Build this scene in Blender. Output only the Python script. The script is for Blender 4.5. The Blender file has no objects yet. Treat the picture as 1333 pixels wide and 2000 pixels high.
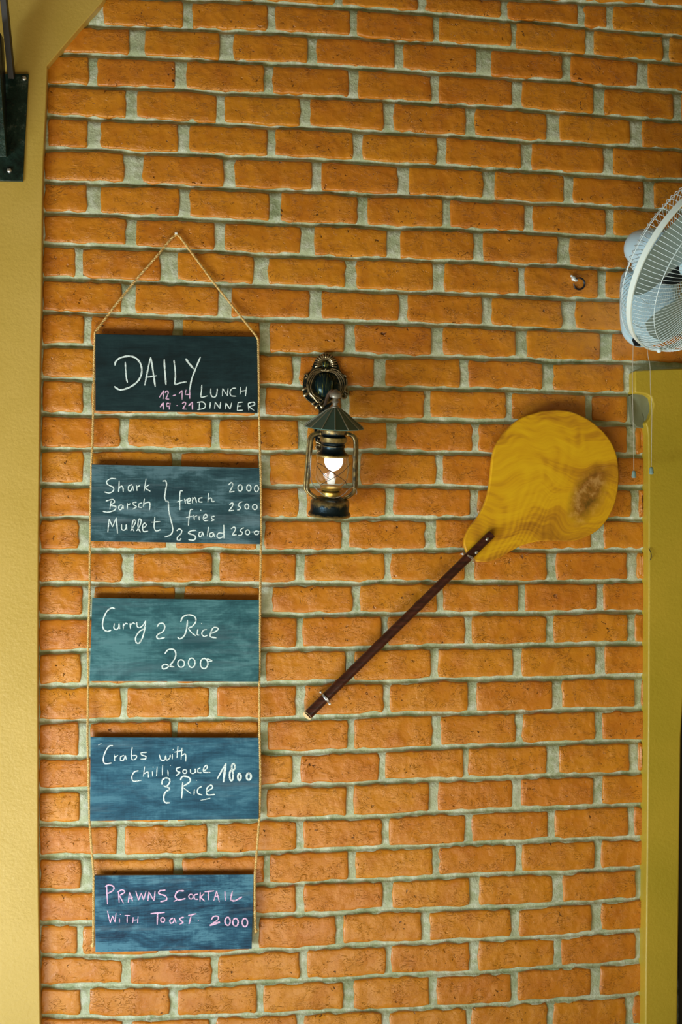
import bpy, math, random
import numpy as np
from mathutils import Vector, Matrix

# ---------------------------------------------------------------- camera, light, exposure
S = bpy.context.scene
C = S.collection
F_PX = 2200.0
CAM = np.array([0.0, -2.54, 1.5])
_e1 = np.array([.9905, .007, .139]); _e1 /= np.linalg.norm(_e1)
_d = np.array([-.011, .999, -.034]); _d -= _e1 * (_d @ _e1); _d /= np.linalg.norm(_d)
_X, _Z = _e1, -_d
_Y = np.cross(_Z, _X)
RW = np.stack([_X, _Y, _Z])              # world = RW @ (right, down, forward)
cam_data = bpy.data.cameras.new('camera')
cam_data.sensor_fit = 'HORIZONTAL'
cam_data.sensor_width = 24.0
cam_data.lens = 24.0 * F_PX / 1333.0
cam_data.clip_start = 0.05
cam = bpy.data.objects.new('camera', cam_data)
C.objects.link(cam)
right, down, fwd = RW[:, 0], RW[:, 1], RW[:, 2]
m = Matrix(((right[0], -down[0], -fwd[0], CAM[0]), (right[1], -down[1], -fwd[1], CAM[1]),
            (right[2], -down[2], -fwd[2], CAM[2]), (0, 0, 0, 1)))
cam.matrix_world = m
S.camera = cam

world = bpy.data.worlds.new('world'); S.world = world
world.use_nodes = True
bg = world.node_tree.nodes['Background']
bg.inputs[0].default_value = (1.0, 0.76, 0.26, 1)
bg.inputs[1].default_value = 0.20

def area(name, loc, aim, sx, sy, power, col):
    l = bpy.data.lights.new(name, 'AREA'); l.shape = 'RECTANGLE'; l.size = sx; l.size_y = sy
    l.energy = power; l.color = col
    o = bpy.data.objects.new(name, l); C.objects.link(o)
    o.location = loc
    o.rotation_euler = (Vector(aim) - Vector(loc)).to_track_quat('-Z', 'Y').to_euler()
    return o
# daylight reflected up from the sunlit paving in front of the veranda, and the open side to the left
area('sunlit_paving_bounce', (-0.65, -1.7, 0.04), (-0.65, -1.7, 2.0), 2.9, 1.6, 58, (1.0, 0.93, 0.72))
area('daylight_opening', (-1.9, -1.5, 0.15), (0.1, 0.0, 0.65), 1.1, 0.9, 80, (0.70, 0.88, 1.0))

S.view_settings.view_transform = 'Standard'
S.view_settings.look = 'None'
S.view_settings.gamma = 1.0
S.view_settings.use_curve_mapping = False
S.view_settings.exposure = 0.12

# ---------------------------------------------------------------- helpers
rnd = random.Random(7)
def at(px, py, y=0.0):
    """The point of the plane y that the photograph shows at this pixel."""
    r = RW @ np.array([(px - 666.5) / F_PX, (py - 1000.0) / F_PX, 1.0])
    return CAM + r * ((y - CAM[1]) / r[1])

class MB:
    def __init__(s): s.v = []; s.f = []
    def add(s, vs, fs):
        n = len(s.v); s.v += [tuple(float(c) for c in v) for v in vs]
        s.f += [tuple(n + i for i in f) for f in fs]
    def box(s, c, d):
        x, y, z = c; a, b, e = d[0] / 2, d[1] / 2, d[2] / 2
        s.add([(x + i * a, y + j * b, z + k * e) for i in (-1, 1) for j in (-1, 1) for k in (-1, 1)],
              [(0, 1, 3, 2), (4, 6, 7, 5), (0, 4, 5, 1), (2, 3, 7, 6), (0, 2, 6, 4), (1, 5, 7, 3)])
    def prism(s, poly, y0, y1, inset=0.0):
        """poly: points (x, z), anticlockwise or not, extruded between y0 (front) and y1 (back)."""
        n = len(poly)
        vs = [(p[0], y0, p[1]) for p in poly] + [(p[0], y1, p[1]) for p in poly]
        fs = [tuple(range(n)), tuple(range(2 * n - 1, n - 1, -1))] + [(i, i + n, (i + 1) % n + n, (i + 1) % n) for i in range(n)]
        s.add(vs, fs)
    def tube(s, path, r, k=8, caps=True):
        P = [Vector(p) for p in path]; n = len(P)
        R = r if hasattr(r, '__len__') else [r] * n
        T = [(P[min(i + 1, n - 1)] - P[max(i - 1, 0)]).normalized() for i in range(n)]
        up = Vector((0, 0, 1)) if abs(T[0].z) < .9 else Vector((0, 1, 0))
        N = T[0].cross(up).normalized(); vs = []; fs = []
        for i in range(n):
            N = (N - T[i] * N.dot(T[i])).normalized(); B = T[i].cross(N)
            for j in range(k):
                a = 2 * math.pi * j / k
                vs.append(P[i] + (N * math.cos(a) + B * math.sin(a)) * R[i])
        for i in range(n - 1):
            for j in range(k):
                fs.append((i * k + j, i * k + (j + 1) % k, (i + 1) * k + (j + 1) % k, (i + 1) * k + j))
        if caps: fs += [tuple(range(k - 1, -1, -1)), tuple((n - 1) * k + j for j in range(k))]
        s.add(vs, fs)
    def ring(s, c, a, b, r, k=48, q=8):
        c, a, b = Vector(c), Vector(a), Vector(b)
        vs = []; fs = []; n = a.cross(b).normalized()
        for i in range(k):
            t = 2 * math.pi * i / k; o = a * math.cos(t) + b * math.sin(t); on = o.normalized()
            for j in range(q):
                u = 2 * math.pi * j / q
                vs.append(c + o + (on * math.cos(u) + n * math.sin(u)) * r)
        for i in range(k):
            for j in range(q):
                fs.append((i * q + j, i * q + (j + 1) % q, ((i + 1) % k) * q + (j + 1) % q, ((i + 1) % k) * q + j))
        s.add(vs, fs)
    def lathe(s, prof, k=32, M=None, caps=True):
        vs = []; fs = []; n = len(prof)
        for r, h in prof:
            for j in range(k):
                a = 2 * math.pi * j / k
                p = Vector((r * math.cos(a), r * math.sin(a), h))
                vs.append(M @ p if M else p)
        for i in range(n - 1):
            for j in range(k):
                fs.append((i * k + j, i * k + (j + 1) % k, (i + 1) * k + (j + 1) % k, (i + 1) * k + j))
        if caps: fs += [tuple(range(k - 1, -1, -1)), tuple((n - 1) * k + j for j in range(k))]
        s.add(vs, fs)
    def blob(s, c, rx, ry, rz, k=12, q=8, M=None):
        prof = [(max(math.sin(math.pi * i / q), 1e-3), -math.cos(math.pi * i / q)) for i in range(q + 1)]
        c = Vector(c); vs = []; fs = []
        for r, h in prof:
            for j in range(k):
                a = 2 * math.pi * j / k; p = Vector((rx * r * math.cos(a), ry * r * math.sin(a), rz * h))
                vs.append(c + (M @ p if M else p))
        for i in range(q):
            for j in range(k):
                fs.append((i * k + j, i * k + (j + 1) % k, (i + 1) * k + (j + 1) % k, (i + 1) * k + j))
        s.add(vs, fs)
    def build(s, name, mat, parent=None, smooth=True, origin=None, bevel=0.0, kind=None, label=None):
        me = bpy.data.meshes.new(name)
        o0 = Vector(origin) if origin is not None else Vector((0, 0, 0))
        if parent is not None and origin is None: o0 = Vector(parent.get('_o', (0, 0, 0)))
        me.from_pydata([tuple(Vector(v) - o0) for v in s.v], [], s.f)
        me.materials.append(mat); me.update()
        import bmesh
        b = bmesh.new(); b.from_mesh(me); bmesh.ops.recalc_face_normals(b, faces=b.faces); b.to_mesh(me); b.free()
        if smooth:
            me.polygons.foreach_set('use_smooth', [True] * len(me.polygons))
            me.set_sharp_from_angle(angle=math.radians(42))
        o = bpy.data.objects.new(name, me); C.objects.link(o)
        if parent is not None:
            o.parent = parent
            if origin is not None: o.location = o0 - Vector(parent.get('_o', (0, 0, 0)))
        else: o.location = o0
        o['_o'] = tuple(o0)
        if bevel:
            md = o.modifiers.new('bevel', 'BEVEL'); md.width = bevel; md.segments = 3; md.limit_method = 'ANGLE'
        if kind: o['kind'] = kind
        if label: o['label'] = label
        return o

def thing(name, loc, label, cat, group=None):
    o = bpy.data.objects.new(name, None); C.objects.link(o)
    o.location = tuple(float(c) for c in loc); o.empty_display_size = .05; o['_o'] = tuple(float(c) for c in loc)
    o['label'] = label; o['category'] = cat
    if group: o['group'] = group
    return o
def tag(o, label, cat, group=None):
    o['label'] = label; o['category'] = cat
    if group: o['group'] = group
    return o
def smooth_path(P, n=6):
    """Catmull-Rom through the points."""
    P = [np.array(p, float) for p in P]
    if len(P) < 3: return P
    Q = [2 * P[0] - P[1]] + P + [2 * P[-1] - P[-2]]; out = []
    for i in range(1, len(Q) - 2):
        for k in range(n):
            t = k / n; a, b, c, d = Q[i - 1:i + 3]
            out.append(.5 * ((2 * b) + (c - a) * t + (2 * a - 5 * b + 4 * c - d) * t * t + (3 * b - a - 3 * c + d) * t ** 3))
    out.append(P[-1]); return out

# ---------------------------------------------------------------- materials
class NT:
    def __init__(s, name):
        s.m = bpy.data.materials.new(name); s.m.use_nodes = True
        s.t = s.m.node_tree; s.p = s.t.nodes['Principled BSDF']; s.out = s.t.nodes['Material Output']
    def n(s, typ, **kw):
        x = s.t.nodes.new('ShaderNode' + typ)
        for k, v in kw.items():
            if k in x.inputs: x.inputs[k].default_value = v
            else: setattr(x, k, v)
        return x
    def l(s, a, b): s.t.links.new(a, b)
    def noise(s, vec, scale, detail=4, rough=.55, dist=0):
        x = s.n('TexNoise', Scale=scale, Detail=detail, Roughness=rough, Distortion=dist)
        if vec is not None: s.l(vec, x.inputs['Vector'])
        return x.outputs['Fac']
    def ramp(s, fac, stops):
        x = s.n('ValToRGB'); e = x.color_ramp.elements
        e[0].position, e[0].color = stops[0][0], (*stops[0][1], 1)
        e[1].position, e[1].color = stops[-1][0], (*stops[-1][1], 1)
        for p, c in stops[1:-1]:
            q = e.new(p); q.color = (*c, 1)
        s.l(fac, x.inputs[0]); return x.outputs[0]
    def mix(s, fac, a, b, mode='MIX'):
        x = s.n('Mix', data_type='RGBA', blend_type=mode)
        for sock, v in ((x.inputs[0], fac), (x.inputs[6], a), (x.inputs[7], b)):
            if isinstance(v, (int, float)): sock.default_value = v
            elif isinstance(v, tuple): sock.default_value = (*v, 1)
            else: s.l(v, sock)
        return x.outputs[2]
    def math(s, op, a, b=0.0, clamp=False):
        x = s.n('Math', operation=op, use_clamp=clamp)
        for sock, v in ((x.inputs[0], a), (x.inputs[1], b)):
            if isinstance(v, (int, float)): sock.default_value = v
            else: s.l(v, sock)
        return x.outputs[0]
    def maprange(s, v, a, b, c=0, d=1):
        x = s.n('MapRange'); s.l(v, x.inputs[0])
        for i, q in enumerate((a, b, c, d)): x.inputs[i + 1].default_value = q
        return x.outputs[0]
    def bump(s, h, dist, strength=1.0, prev=None):
        x = s.n('Bump', Strength=strength, Distance=dist); s.l(h, x.inputs['Height'])
        if prev is not None: s.l(prev, x.inputs['Normal'])
        return x.outputs[0]
    def mapping(s, vec, scale=(1, 1, 1), rot=(0, 0, 0), loc=(0, 0, 0)):
        x = s.n('Mapping'); x.inputs['Scale'].default_value = scale; x.inputs['Rotation'].default_value = rot
        x.inputs['Location'].default_value = loc; s.l(vec, x.inputs[0]); return x.outputs[0]

def plain(name, col, rough=.5, metal=0.0, **kw):
    n = NT(name); n.p.inputs['Base Color'].default_value = (*col, 1)
    n.p.inputs['Roughness'].default_value = rough; n.p.inputs['Metallic'].default_value = metal
    for k, v in kw.items(): n.p.inputs[k].default_value = v
    return n.m

def mat_brick():
    n = NT('painted_brick')
    oc = n.n('TexCoord').outputs['Object']; oi = n.n('ObjectInfo')
    off = n.n('VectorMath', operation='SCALE'); cmb = n.n('CombineXYZ')
    n.l(oi.outputs['Random'], cmb.inputs[0]); n.l(oi.outputs['Random'], cmb.inputs[2])
    n.l(cmb.outputs[0], off.inputs[0]); off.inputs['Scale'].default_value = 37.0
    ad = n.n('VectorMath', operation='ADD'); n.l(oc, ad.inputs[0]); n.l(off.outputs[0], ad.inputs[1])
    v = ad.outputs[0]
    big = n.noise(v, 14, 3); lump = n.noise(v, 75, 6, .68); fine = n.noise(v, 260, 4, .6)
    stretch = n.noise(n.mapping(v, (40, 40, 130), (0, .2, 0)), 1.0, 5, .7, 1.2)
    # sparse pits and scratches
    pn = n.noise(v, 95, 2, .5, .6)
    pit = n.maprange(pn, .66, .72)
    where = n.maprange(n.noise(v, 22, 2), .50, .64)
    pit = n.math('MULTIPLY', pit, where)
    rn = n.noise(n.mapping(v, (30, 30, 62), (0, .6, 0)), 1.0, 2, .5, 2.5)
    ridge = n.math('ABSOLUTE', n.math('SUBTRACT', rn, .5))
    ridge = n.math('MULTIPLY', n.maprange(ridge, 0, .016, 1, 0), n.maprange(n.noise(v, 26, 2), .48, .60))
    base = n.ramp(big, [(.3, (.54, .17, .008)), (.55, (.66, .245, .010)), (.75, (.60, .215, .018))])
    base = n.mix(n.math('MULTIPLY', oi.outputs['Random'], .5), base, (.55, .145, .010))
    base = n.mix(n.math('MULTIPLY', n.maprange(lump, .5, .75), .35), base, (.68, .27, .04))
    base = n.mix(n.math('MULTIPLY', pit, .85), base, (.05, .012, .006))
    n.l(base, n.p.inputs['Base Color'])
    n.l(n.maprange(lump, .3, .7, .26, .44), n.p.inputs['Roughness'])
    n.p.inputs['Specular IOR Level'].default_value = .7
    patch = n.maprange(n.noise(v, 20, 2), .40, .62, .12, 1)
    h = n.math('MULTIPLY', n.math('ADD', n.math('MULTIPLY', lump, .40), n.math('MULTIPLY', stretch, .26)), patch)
    h = n.math('ADD', h, n.math('MULTIPLY', fine, .09))
    h = n.math('ADD', h, n.math('MULTIPLY', ridge, .30))
    h = n.math('SUBTRACT', h, n.math('MULTIPLY', pit, .7))
    n.l(n.bump(h, .0056, 1.0), n.p.inputs['Normal'])
    return n.m

def mat_mortar():
    n = NT('grey_mortar'); oc = n.n('TexCoord').outputs['Object']
    a = n.noise(oc, 9, 4); b = n.noise(oc, 210, 4, .7); c = n.noise(oc, 55, 4, .6)
    col = n.ramp(a, [(.3, (.28, .33, .17)), (.5, (.46, .50, .31)), (.7, (.56, .59, .43))])
    col = n.mix(n.math('MULTIPLY', n.maprange(c, .46, .68), .75), col, (.70, .72, .60))
    col = n.mix(n.math('MULTIPLY', n.maprange(b, .62, .75), .6), col, (.10, .11, .07))
    n.l(col, n.p.inputs['Base Color']); n.p.inputs['Roughness'].default_value = .85
    h = n.math('ADD', n.math('MULTIPLY', b, .5), n.math('MULTIPLY', c, .8))
    n.l(n.bump(h, .004, 1.0), n.p.inputs['Normal'])
    return n.m

def mat_plaster(name, col, col2, sc=1.0):
    n = NT(name); oc = n.n('TexCoord').outputs['Object']
    a = n.noise(oc, 5, 4); f = n.noise(oc, 150, 5, .6); g = n.noise(n.mapping(oc, (60, 60, 90)), 1, 3, .5)
    c = n.mix(n.maprange(a, .35, .7), col, col2)
    n.l(c, n.p.inputs['Base Color']); n.p.inputs['Roughness'].default_value = .45
    n.p.inputs['Specular IOR Level'].default_value = .75
    h = n.math('ADD', n.math('MULTIPLY', f, .6), n.math('MULTIPLY', g, .35))
    n.l(n.bump(h, .002 * sc, .6), n.p.inputs['Normal'])
    return n.m

def mat_board(name, dark, mid, light, amount, seed):
    n = NT(name); oc = n.n('TexCoord').outputs['Object']
    v = n.mapping(oc, (1, 1, 1), (0, 0, 0), (seed, seed * .3, seed * .7))
    s1 = n.noise(n.mapping(v, (9, 9, 22), (0, .06, 0)), 1.0, 6, .65, .6)
    s2 = n.noise(n.mapping(v, (24, 24, 420), (0, .03, 0)), 1.0, 5, .75)
    s3 = n.noise(n.mapping(v, (220, 14, 14)), 1.0, 3, .7)
    t = n.math('ADD', n.math('MULTIPLY', s1, .62), n.math('MULTIPLY', s2, .30))
    t = n.math('ADD', t, n.math('MULTIPLY', s3, .07))
    c = n.ramp(t, [(.41, dark), (.50, mid), (.60 - amount * .03, light)])
    sm = n.maprange(n.noise(n.mapping(v, (3.2, 3, 30), (0, .1, 0)), 1.0, 4, .65), .54, .74)
    c = n.mix(n.math('MULTIPLY', sm, .45 * amount), c, (.25, .36, .42))
    n.l(c, n.p.inputs['Base Color']); n.p.inputs['Roughness'].default_value = .6
    n.p.inputs['Specular IOR Level'].default_value = .25
    n.l(n.bump(s2, .0006, .5), n.p.inputs['Normal'])
    return n.m

def mat_chalk(name, col):
    n = NT(name); oc = n.n('TexCoord').outputs['Object']
    n.p.inputs['Base Color'].default_value = (*col, 1); n.p.inputs['Roughness'].default_value = .9
    a = n.math('ADD', n.math('MULTIPLY', n.noise(oc, 900, 3, .7), .6), n.math('MULTIPLY', n.noise(oc, 160, 3, .6), .4))
    tr = n.n('BsdfTransparent'); mx = n.n('MixShader')
    n.l(n.maprange(a, .37, .50, .25, 1), mx.inputs[0]); n.l(tr.outputs[0], mx.inputs[1]); n.l(n.p.outputs[0], mx.inputs[2])
    n.l(mx.outputs[0], n.out.inputs[0])
    return n.m

def mat_bronze(name, dark, gold, lo=.50, hi=.56, rough=.33):
    n = NT(name); oc = n.n('TexCoord').outputs['Object']
    g = n.n('NewGeometry').outputs['Pointiness']
    e = n.maprange(n.math('ADD', g, n.math('MULTIPLY', n.math('SUBTRACT', n.noise(oc, 90, 4, .6), .5), .10)), lo, hi)
    c = n.mix(e, dark, gold)
    n.l(c, n.p.inputs['Base Color']); n.p.inputs['Metallic'].default_value = .75; n.p.inputs['Roughness'].default_value = rough
    n.l(n.bump(n.noise(oc, 240, 3), .0008, .5), n.p.inputs['Normal'])
    return n.m

def mat_rope():
    n = NT('jute_rope'); oc = n.n('TexCoord').outputs['Object']
    c = n.ramp(n.noise(oc, 260, 3), [(.3, (.42, .24, .06)), (.55, (.82, .55, .20)), (.75, (.92, .72, .36))])
    n.l(c, n.p.inputs['Base Color']); n.p.inputs['Roughness'].default_value = .85
    n.l(n.bump(n.noise(oc, 900, 3), .001, .7), n.p.inputs['Normal'])
    return n.m

def mat_peel(knot, ang):
    """Yellow varnished board, flowing grain round a knot (object coordinates = metres on the blade)."""
    n = NT('varnished_yellow_wood'); oc = n.n('TexCoord').outputs['Object']
    nv = n.n('TexNoise', Scale=3.6, Detail=2.0, Distortion=1.1); n.l(oc, nv.inputs['Vector'])
    warp = n.n('VectorMath', operation='SCALE'); n.l(nv.outputs['Color'], warp.inputs[0]); warp.inputs['Scale'].default_value = .16
    ad = n.n('VectorMath', operation='ADD'); n.l(oc, ad.inputs[0]); n.l(warp.outputs[0], ad.inputs[1])
    rot = n.mapping(ad.outputs[0], (1, 1, 1), (0, ang, 0))
    sx = n.n('SeparateXYZ'); n.l(rot, sx.inputs[0])
    ka = n.n('Mapping'); ka.vector_type = 'POINT'; n.l(oc, ka.inputs[0])
    ka.inputs['Location'].default_value = (-knot[0], 0, -knot[1])
    kr = n.mapping(ka.outputs[0], (1, 0, 1), (0, math.radians(62), 0))
    ks = n.mapping(kr, (1 / .072, 0, 1 / .036))
    kl = n.n('VectorMath', operation='LENGTH'); n.l(ks, kl.inputs[0]); kd = kl.outputs['Value']
    kd = n.math('ADD', kd, n.math('MULTIPLY', n.math('SUBTRACT', n.noise(oc, 30, 3), .5), .5))
    near = n.maprange(kd, 2.1, .7)
    ph = n.math('MULTIPLY', sx.outputs['Z'], 210)
    ph = n.mix(near, ph, n.math('MULTIPLY', kd, 13))
    band = n.math('ADD', n.math('MULTIPLY', n.math('SINE', ph), .5), .5)
    cath = n.math('ADD', n.math('MULTIPLY', sx.outputs['X'], 150), n.math('MULTIPLY', n.math('POWER', n.math('ADD', sx.outputs['Z'], -.03), 2.0), 2600))
    cath = n.math('MULTIPLY', n.math('SINE', cath), n.maprange(kd, 1.4, 2.6, 0, .036))
    fine = n.noise(n.mapping(ad.outputs[0], (12, 12, 200), (0, ang, 0)), 1.0, 4, .6)
    broad = n.noise(n.mapping(ad.outputs[0], (4, 4, 22), (0, ang, 0)), 1.0, 3, .6)
    t = n.math('ADD', n.math('ADD', cath, n.math('MULTIPLY', band, .02)), n.math('ADD', n.math('MULTIPLY', fine, .30), n.math('MULTIPLY', broad, .72)))
    c = n.ramp(t, [(.38, (.82, .47, .012)), (.52, (.74, .38, .010)), (.63, (.56, .25, .012)), (.78, (.28, .10, .010))])
    core = n.maprange(kd, 1.25, .55)
    kc = n.ramp(n.noise(oc, 42, 4, .7), [(.34, (.06, .025, .008)), (.5, (.26, .09, .018)), (.64, (.52, .28, .09))])
    c = n.mix(n.math('MULTIPLY', core, .85), c, kc)
    n.l(c, n.p.inputs['Base Color']); n.p.inputs['Roughness'].default_value = .38
    n.p.inputs['Specular IOR Level'].default_value = .35
    n.l(n.bump(fine, .0006, .5), n.p.inputs['Normal'])
    return n.m

def mat_handle():
    n = NT('dark_stained_wood'); oc = n.n('TexCoord').outputs['Object']
    c = n.ramp(n.noise(n.mapping(oc, (14, 14, 150), (0, math.radians(-48), 0)), 1.0, 4, .6), [(.35, (.022, .006, .004)), (.6, (.06, .014, .008)), (.8, (.11, .035, .015))])
    n.l(c, n.p.inputs['Base Color']); n.p.inputs['Roughness'].default_value = .32
    n.l(n.bump(n.noise(oc, 120, 3), .0008, .4), n.p.inputs['Normal'])
    return n.m

def mat_iron():
    n = NT('dark_green_iron'); oc = n.n('TexCoord').outputs['Object']
    a = n.noise(oc, 26, 5, .7); b = n.noise(oc, 120, 4, .7)
    c = n.ramp(a, [(.35, (.003, .010, .008)), (.55, (.014, .038, .028)), (.66, (.09, .12, .10))])
    c = n.mix(n.maprange(b, .62, .75), c, (.16, .11, .06))
    n.l(c, n.p.inputs['Base Color']); n.p.inputs['Roughness'].default_value = .3; n.p.inputs['Metallic'].default_value = .3
    n.l(n.bump(b, .002, .6), n.p.inputs['Normal'])
    return n.m

def mat_emit(name, col, st):
    n = NT(name); n.p.inputs['Base Color'].default_value = (.8, .8, .8, 1)
    n.p.inputs['Emission Color'].default_value = (*col, 1); n.p.inputs['Emission Strength'].default_value = st
    return n.m

def mat_glass(name, rough=0.0, col=(1, 1, 1), ior=1.45):
    n = NT(name); n.p.inputs['Transmission Weight'].default_value = 1; n.p.inputs['Roughness'].default_value = rough
    n.p.inputs['IOR'].default_value = ior; n.p.inputs['Base Color'].default_value = (*col, 1)
    return n.m

M_BRICK, M_MORTAR = mat_brick(), mat_mortar()
M_YELLOW = mat_plaster('yellow_plaster', (.59, .39, .08), (.53, .345, .055))
M_YELLOW2 = mat_plaster('yellow_painted_plaster', (.54, .37, .026), (.46, .33, .018))
M_IRON = mat_iron()
M_WHITE = mat_chalk('white_chalk', (.84, .97, .98))
M_PINK = mat_chalk('pink_chalk', (.90, .58, .84))
M_ROPE = mat_rope()
M_STEEL = plain('bright_steel', (.75, .76, .78), .25, .9)
M_NAIL = plain('painted_nail_head', (.88, .86, .80), .35)
M_DARKSTEEL = plain('blackened_steel', (.03, .03, .035), .35, .7)
M_FAN = plain('pale_blue_white_plastic', (.56, .80, .95), .32)
M_FANG = plain('white_coated_wire', (.74, .90, .98), .35)
M_BLADE = plain('translucent_green_blade', (.42, .56, .56), .3, 0, **{'Transmission Weight': .35})
M_DARKPL = plain('black_plastic', (.012, .014, .02), .35)
M_KNOB = plain('grey_green_plastic', (.22, .34, .31), .4)
M_CORD = plain('pale_cord', (.60, .58, .50), .7)
M_BRONZE = mat_bronze('antique_bronze', (.012, .024, .032), (.72, .50, .17), .52, .60)
M_GILT = mat_bronze('gilded_relief', (.03, .028, .024), (.85, .64, .34), .53, .66, .28)
def mat_dome():
    n = NT('streaked_dark_lacquer'); oc = n.n('TexCoord').outputs['Object']
    c = n.ramp(n.noise(n.mapping(oc, (420, 60, 28)), 1.0, 3, .6), [(.42, (.006, .022, .032)), (.56, (.02, .05, .04)), (.66, (.42, .36, .05))])
    n.l(c, n.p.inputs['Base Color']); n.p.inputs['Metallic'].default_value = .5; n.p.inputs['Roughness'].default_value = .25
    return n.m
M_DOME = mat_dome()
M_ROOF = plain('weathered_green_tin', (.065, .145, .125), .42, .15)
M_SEAM = plain('worn_tin_seam', (.34, .33, .25), .5, .2)
M_GLASS = mat_glass('clear_lamp_glass')
M_BULB = mat_emit('lit_bulb', (.93, .96, 1.0), 3.2)
M_FIL = mat_emit('glowing_lamp_core', (.95, .95, .8), .5)
M_GLASS2 = mat_glass('bulb_glass', .05, (1, 1, 1), 1.4)
M_MORTAR2 = plain('old_brown_mortar', (.19, .20, .11), .85)
M_FLOOR = mat_plaster('pale_floor_cement', (.45, .42, .36), (.5, .47, .4))
M_CEIL = plain('dark_sky_block_boards', (.10, .07, .04), .7)
M_VOID = plain('dark_opening_shade', (.010, .008, .007), .7)  # near-black colour stands for the shade inside the door opening
M_PALEWOOD = plain('cut_pale_wood', (.75, .55, .28), .6)

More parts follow.
